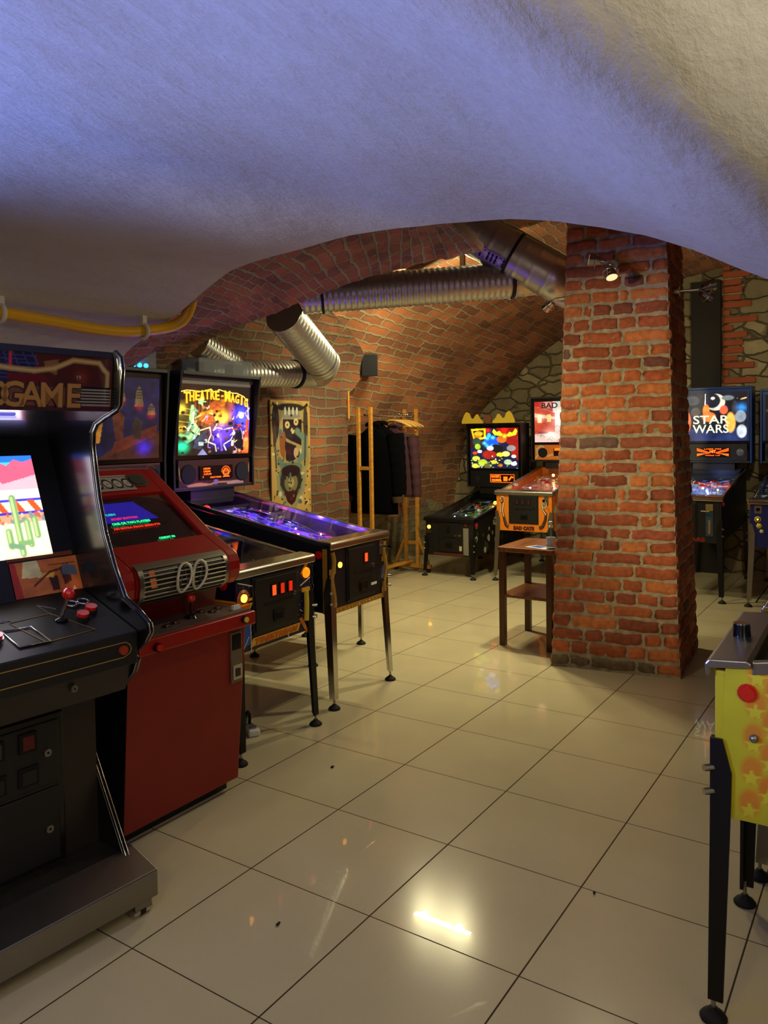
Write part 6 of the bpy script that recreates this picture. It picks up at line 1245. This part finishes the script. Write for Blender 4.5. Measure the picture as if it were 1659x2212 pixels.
# --- playfield board on the wall
def board():
    T = thing('playfield_board', 'bare pinball playfield board hanging on the brick wall', 'wall decoration', (3.765, 2.575, .77), 0, None)
    c = Cv(110, 220, (172, 140, 78), asp=.5); c.poly([(.5, .10), (.85, .26), (.95, .5), (.95, .9), (.8, .98), (.2, .98), (.05, .9), (.05, .5), (.15, .26)], (150, 132, 84)); c.noise(.15, 8, 2)
    c.ell(.12, .82, .09, .15, (30, 22, 18), .1).ell(.5, .94, .35, .035, (40, 34, 28), .1).ell(.88, .80, .06, .17, (60, 50, 36), .1); c.poly([(.3, .92), (.7, .92), (.75, .86), (.3, .84)], (120, 120, 110)); 
    for k in range(4): c.ell(.36+k*.1, .91, .025, .035, (180, 176, 160), .1)
    c.poly([(.3, .84), (.78, .84), (.76, .62), (.5, .66), (.3, .70)], (34, 20, 22)); c.ell(.41, .795, .06, .03, (186, 174, 130), .08).ell(.41, .795, .02, .01, (90, 30, 20), .2).ell(.63, .82, .06, .03, (186, 174, 130), .08).ell(.63, .82, .02, .01, (90, 30, 20), .2).ell(.54, .745, .05, .025, (186, 174, 130), .08)
    c.poly([(.2, .72), (.34, .74), (.38, .66), (.32, .5), (.22, .56)], (132, 78, 40)); c.poly([(.05, .6), (.14, .66), (.12, .8), (.06, .78)], (70, 50, 30)); c.poly([(.34, .66), (.62, .62), (.72, .54), (.5, .48), (.36, .5)], (40, 26, 30)); c.ell(.62, .56, .06, .045, (178, 150, 120), .1)
    c.line([(.66, .74), (.86, .68), (.84, .54), (.7, .5)], .03, (96, 120, 108)); c.line([(.2, .5), (.3, .44), (.5, .46), (.72, .44)], .03, (90, 112, 100)); c.ell(.48, .33, .33, .15, (98, 112, 90), .06).ell(.48, .33, .27, .12, (44, 40, 34), .08).ell(.48, .31, .17, .08, (110, 104, 70), .08).ell(.48, .31, .08, .04, (150, 140, 96), .1).ell(.48, .31, .02, .01, (20, 18, 14), .2); c.ell(.48, .41, .24, .05, (36, 18, 16), .1); c.poly([(.3, .24), (.66, .24), (.58, .15), (.48, .12), (.38, .15)], (60, 22, 18))
    for s in (-1, 1): c.line([(.48+s*.33, .36), (.48+s*.30, .24), (.48+s*.1, .12)], .02, (130, 130, 100)); c.line([(.48+s*.40, .9), (.48+s*.38, .6), (.48+s*.36, .45)], .008, (60, 48, 34))
    c.specks(90, [(30, 22, 16), (24, 18, 14), (60, 40, 24)], (.006, .012), 7); c.specks(16, [(70, 100, 110), (190, 180, 140)], (.01, .025), 9); c.ell(.07, .965, .03, .016, (30, 20, 14), .1); c.ell(.92, .965, .03, .016, (30, 20, 14), .1); c.ell(.17, .972, .02, .01, (240, 230, 180), .1)
    b = MB(); b.box(-.262, .262, 0, .013, 0, 1.04, mat('plywood_edge', (150, 112, 60), .6)); p = b.build('panel', T); canvas('printed_art', c, (-.260, -.0012, .002), (1, 0, 0), (0, 0, 1), .52, 1.036, PRINTG, p)
    for x, z in ((-.20, .14), (.19, .13), (-.02, .17)): b = MB(); b.box(x-.015, x+.015, -.006, 0, z, z+.018, mat('brown_bracket', (60, 36, 20), .5)); b.build('bracket', T)
board()

# --- small wood board with hook, bracket lamp, wall loudspeaker
T = thing('hook_board', 'small pine board with a hook on the pier beside the coat rack', 'hook board', (4.655, 2.70, 1.66), R(0), None)
b = MB(); b.box(-.012, .010, -.105, .105, 0, .27, OAK); b.build('board', T, .003)
b = MB(); b.tube([(-.014, 0, .20), (-.04, 0, .20), (-.055, 0, .16), (-.04, 0, .13)], .006, STEEL, 6); b.build('hook', T)
b = MB(); b.box(-.08, .08, -.06, .06, -.11, .11, BLACK); o = b.build('loudspeaker', None, .008); o.location = on(798, 788, 1, 2.52); o.rotation_euler = (R(8), 0, R(-55)); tag(o, 'small black loudspeaker on the vault above the coat rack', 'loudspeaker')
b = MB(); b.cyl(Vector(o.location)+Vector((.05, .04, 0)), Vector(o.location)+Vector((.13, .20, .03)), .012, DARKM, n=8); br_ = b.build('wall_bracket'); br_.parent = o; br_.matrix_parent_inverse = Matrix.Translation(o.location).inverted() if False else (Matrix.LocRotScale(o.location, o.rotation_euler, None)).inverted()

# --- coat rack
RX0, RX1, RY = 4.93, 5.80, 2.61
T = thing('coat_rack', 'light wooden coat rack with chrome rail standing against the vault', 'coat rack', ((RX0+RX1)/2, RY, 0), 0, None)
cxr = (RX0+RX1)/2
for s, X in ((-1, RX0-cxr), (1, RX1-cxr)):
    for y in (-.075, .075): b = MB(); b.box(X-.017, X+.017, y-.017, y+.017, .08, 1.775, OAK); b.build('post', T, .003)
    for z in (.30, 1.15): b = MB(); b.box(X-.014, X+.014, -.058, .058, z, z+.035, OAK); b.build('rung', T)
    b = MB(); b.box(X-.02, X+.02, -.24, .24, .045, .085, OAK); b.build('foot', T, .003)
    for sy in (-1, 1): b = MB(); b.prism([(sy*.06, .40), (sy*.06, .45), (sy*.22, .10), (sy*.20, .085)], X-.013, X+.013, OAK); b.build('brace', T)
    for y in (-.21, .21): b = MB(); b.cyl((X-.012, y, .024), (X+.012, y, .024), .024, RUBBER, n=14); b.box(X-.008, X+.008, y-.006, y+.006, .024, .05, DARKM); b.build('castor', T)
b = MB(); b.cyl((RX0-cxr, 0, 1.70), (RX1-cxr, 0, 1.70), .012, CHROME, n=14); b.build('rail', T)
b = MB(); b.box(RX0-cxr, RX1-cxr, -.015, .015, .10, .13, OAK); b.build('stretcher', T)
# hangers
def hanger_mesh():
    T = bpy.data.objects.new('coat_hanger', None)
    b = MB(); pts = [(.0, .215*s*t, -.062-.055*t*t-.02*t) for s in (-1,) for t in [i/8 for i in range(8, -1, -1)]]+[(.0, .215*t, -.062-.055*t*t-.02*t) for t in [i/8 for i in range(1, 9)]]
    b.tube(pts, .009, mat('hanger_wood', (206, 160, 84), .45), 8); b.cyl((0, -.2, -.132), (0, .2, -.132), .005, mat('hanger_wood', (206, 160, 84), .45), n=6)
    k = MB(); k.tube([(0, .020*math.sin(t)+.0, -.006+.020*math.cos(t)) for t in [R(a) for a in range(-100, 181, 20)]]+[(0, 0, -.035), (0, 0, -.062)], .0022, CHROME, 5)
    return b, k
first = None
for k in range(8):
    X = 5.42+k*.042; loc = (X, RY, 1.715); rz = R([10, 4, -3, 6, 0, 8, -4, 3][k])
    if first is None:
        first = thing('coat_hanger', '', 'coat hanger', loc, rz, 'empty wooden hangers on the coat rack'); hb_, hk_ = hanger_mesh(); h1 = hb_.build('hanger_bar', first); h2 = hk_.build('hanger_hook', first); cur = first
    else:
        cur = first.copy(); COL.objects.link(cur); cur.location = loc; cur.rotation_euler = (0, 0, rz)
        for ch in (h1, h2): q = ch.copy(); COL.objects.link(q); q.parent = cur
    cur['label'] = ['pale wooden hanger on the rack, nearest the coats', 'pale wooden hanger, second from the coats', 'pale wooden hanger, third from the coats', 'pale wooden hanger, fourth from the coats', 'pale wooden hanger, fourth from the far rack posts', 'pale wooden hanger, third from the far rack posts', 'pale wooden hanger, second from the far rack posts', 'pale wooden hanger on the rack, nearest its far posts'][k]
# coats: draped shells hung from hangers
def coat(name, X, label, m, w, ztop, zbot, seed, thick=.07, sleeve=True, y0=0.0, extra=None, flare=1.15):
    T = thing(name, label, 'coat', (X, RY+y0, ztop), R(4), 'coats on the rack'); g = random.Random(seed); n = 36; rows = 22; vs = []
    H = ztop-zbot; ph = [g.uniform(0, 6.28) for _ in range(4)]
    for j in range(rows+1):
        t = j/rows; z = -H*t
        sh = min(1, (t/.09))**.55 if t > 0 else .0
        wy = w/2*(.24+.76*sh)*(1+(flare-1)*t); wx = thick*(.45+.75*min(1, t/.25))*(1+.25*t)
        for i in range(n):
            a = 2*math.pi*i/n; f = 1+.10*t*math.sin(5*a+ph[0])+.07*t*math.sin(9*a+ph[1]+2*t)+.03*math.sin(3*a+ph[2]+6*t)
            vs.append((wx*math.cos(a)*f, wy*math.sin(a)*(1+.03*math.sin(7*t+ph[3])), z-(.10*abs(math.sin(a))**1.5*w/.46 if t < .12 else .10*abs(math.sin(a))**1.5*w/.46*max(0, 1-(t-.12)*3))))
    b = MB(); b.add(vs, [(j*n+i, j*n+(i+1) % n, (j+1)*n+(i+1) % n, (j+1)*n+i) for j in range(rows) for i in range(n)]+[tuple(range(n))], m, True); b.build('coat_body', T, solid=.004)
    if sleeve:
        for s in (-1, 1):
            b = MB(); L = .62; pts = [(0.0, s*(w/2*.92+.02*math.sin(t*2)), -.12-L*t) for t in [i/10 for i in range(11)]]; pts = [(p[0]-.02*i/10, p[1]+s*.035*(i/10), p[2]) for i, p in enumerate(pts)]
            b.tube(smooth_path(pts, 3), .06, m, 14, rf=lambda i: .062-.0006*i+.003*math.sin(i*1.3+seed)); b.build('sleeve', T)
    b = MB(); b.tube([(0.03*math.cos(t)*1.2, .075*math.sin(t), -.01+.012*math.cos(2*t)) for t in [i*math.pi/8 for i in range(17)]], .016, m, 8); b.build('collar', T)
    if extra: extra(T, H)
    b = MB(); b.tube([(0, .018*math.sin(t), 1.70-ztop+.018*math.cos(t)) for t in [R(a) for a in range(-100, 181, 20)]]+[(0, 0, 1.67-ztop), (0, 0, -.01)], .002, CHROME, 5); b.build('hanger_hook', T)
    return T
BLK = mat('black_wool', (4, 4, 6), 1.0, spec=0.05); MAR = mat('maroon_cloth', (52, 16, 30), .85); BRN = mat('brown_fur', (58, 38, 20), .95)
coat('coat', 5.08, 'long black coat with brown cuffs hanging on the wooden rack', BLK, .50, 1.62, .70, 3, .045, extra=lambda T, H: [(lambda b, s: (b.cyl((-.02, s*.285, -.74), (-.022, s*.29, -.80), .058, BRN, .05, n=16), b.build('cuff', T)))(MB(), s) for s in (-1, 1)])
coat('coat', 5.215, 'black jacket with grey pocket behind the long black coat', mat('black_cotton', (7, 7, 9), 1.0, spec=0.05), .44, 1.63, .98, 5, .034)
coat('coat', 5.34, 'maroon cardigan with striped hem, third garment on the rack', MAR, .44, 1.60, .86, 9, .04, y0=-.10, extra=lambda T, H: (lambda b: (b.box(-.055, -.05, -.12, -.06, -H+.0, -H+.30, mat('cream_strip', (160, 140, 110), .8)), b.build('striped_edge', T)))(MB()))

# --- brown side table with bottle and leaflet
def table():
    T = thing('side_table', 'tall narrow brown wooden table with a lower shelf beside the brick pillar', 'table', (3.80, .30, 0), R(0), None)
    # legs found on the floor at (3.56,.47) (3.57,.12) (4.02,.48)
    L_ = [(3.565, .475), (3.565, .125), (4.03, .485), (4.03, .135)]
    b = MB(); c = [(3.528, .505), (3.528, .085), (4.075, .095), (4.075, .515)]; r = .03; poly = []
    for i, (x, y) in enumerate(c):
        px, py = c[i-1]; nx, ny = c[(i+1) % 4]; a = Vector((px-x, py-y)).normalized(); e = Vector((nx-x, ny-y)).normalized()
        for t in (0, .5, 1): q = Vector((x, y))+a*r*(1-t)**2+e*r*t**2; poly.append((q.x-3.80, q.y-.30))
    b.prism(poly, .668, .70, BROWN, 2); b.build('table_top', T, .004)
    b = MB(); b.prism([(p[0]*.93, p[1]*.93) for p in poly], .345, .365, BROWN, 2); b.build('shelf', T, .003)
    for x, y in L_: b = MB(); b.box(x-3.80-.021, x-3.80+.021, y-.30-.021, y-.30+.021, 0, .668, mat('dark_brown_wood', (78, 42, 16), .35, var=.2, bscale=10)); b.build('leg', T, .003)
table()
T = thing('sanitizer_bottle', 'clear pump bottle of hand sanitizer on the brown table', 'bottle', (3.615, .135, .70), 0, None)
b = MB(); b.lathe((0, 0, 0), [(.030, 0), (.032, .006), (.032, .10), (.028, .12), (.013, .135), (.012, .145)], glass_mat('clear_plastic', (190, 204, 208), .9, .08), 20); b.build('bottle', T)
b = MB(); b.lathe((0, 0, .145), [(.014, 0), (.014, .016), (.006, .018), (.005, .034), (.012, .036), (.012, .044)], WHITE, 16); b.box(-.035, .0, -.006, .006, .180, .188, WHITE); b.cyl((0, 0, .02), (0, 0, .145), .003, WHITE, n=6); b.build('pump', T)
b = MB(); b.lathe((0, 0, .03), [(.0325, 0), (.0325, .05)], mat('label_paper', (190, 200, 214), .5), 20); b.build('label', T)
b = MB(); b.T = Matrix.Translation((3.63, .22, .7015)) @ Matrix.Rotation(R(-20), 4, 'Z'); b.box(-.06, .06, -.09, .09, 0, .001, mat('leaflet_paper', (200, 206, 220), .35)); b.box(-.03, .05, -.02, .07, .001, .0013, mat('leaflet_blue', (50, 80, 170), .4)); o = b.build('leaflet'); tag(o, 'white and blue leaflet lying on the brown table', 'leaflet')

# --- low table with chrome legs tucked under the gold-trimmed machine
T = thing('low_table', 'low dark table on chrome legs tucked under the gold-trimmed pinball machine', 'table', (2.76, 1.45, 0), R(4), None)
b = MB(); b.box(-.32, .32, -.13, .40, .385, .41, BLACK); b.build('table_top', T, .003)
for x in (-.30, .30):
    for y in (-.115, .37):
        b = MB(); b.prism([(x-.014, y-.014), (x+.014, y-.014), (x+.014, y+.014), (x-.014, y+.014)], .05, .385, CHROME, 2); lg = b.build('leg', T); f = foot_mesh(0, 0).build('levelling_foot', lg); f.location = (x, y, 0)

# --- socket strip with plug behind the red cabinet
T = thing('socket_strip', 'white socket strip with black plug on the floor behind the red cabinet', 'power strip', (1.44, .91, 0), R(60), None)
b = MB(); b.box(-.12, .06, -.03, .03, 0, .035, WHITE); b.build('strip', T, .01)
for x in (-.08, -.03, .02): b = MB(); b.cyl((x, 0, .034), (x, 0, .038), .02, mat('socket_grey', (150, 148, 140), .5), n=16); b.build('socket', T)
b = MB(); b.tube(smooth_path([(-.03, 0, .04), (-.03, 0, .08), (-.06, .02, .11), (-.12, .05, .08), (-.16, .08, .02), (-.25, .12, .006)]), .008, RUBBER, 8); b.build('power_cord', T)
# --- dirt crumbs on the tiles
for k, ((x, y), s_) in enumerate(zip([(1.30, .26), (.31, -.29), (.98, -1.05)], ['dark crumb on the tile in front of the navy pinball machine', 'dark crumb on the tile nearest the black cabinet', 'tiny dark crumb on the tile near the yellow pinball machine'])):
    b = MB(); b.sphere((x, y, .004), .008-.002*k, mat('dark_dirt', (30, 18, 10), .8), 8, .5); b.sphere((x+.010, y+.003, .003), .005, mat('dark_dirt', (30, 18, 10), .8), 8, .5); o = b.build('crumb'); tag(o, s_, 'crumb')
# --- cables under the far machines
for k, (pts, s_) in enumerate((([(6.1, 1.15, .006), (6.3, 1.0, .006), (6.5, 1.2, .006), (6.8, .9, .006), (7.1, .7, .006)], 'black power cable under the orange pinball machine'), ([(5.9, -.82, .006), (6.3, -.9, .15), (6.8, -1.0, .35), (7.0, -1.0, .5)], 'black power cable hanging behind the blue pinball machine'))):
    b = MB(); b.tube(smooth_path(pts), .006, RUBBER, 6); o = b.build('power_cable'); tag(o, s_, 'cable')
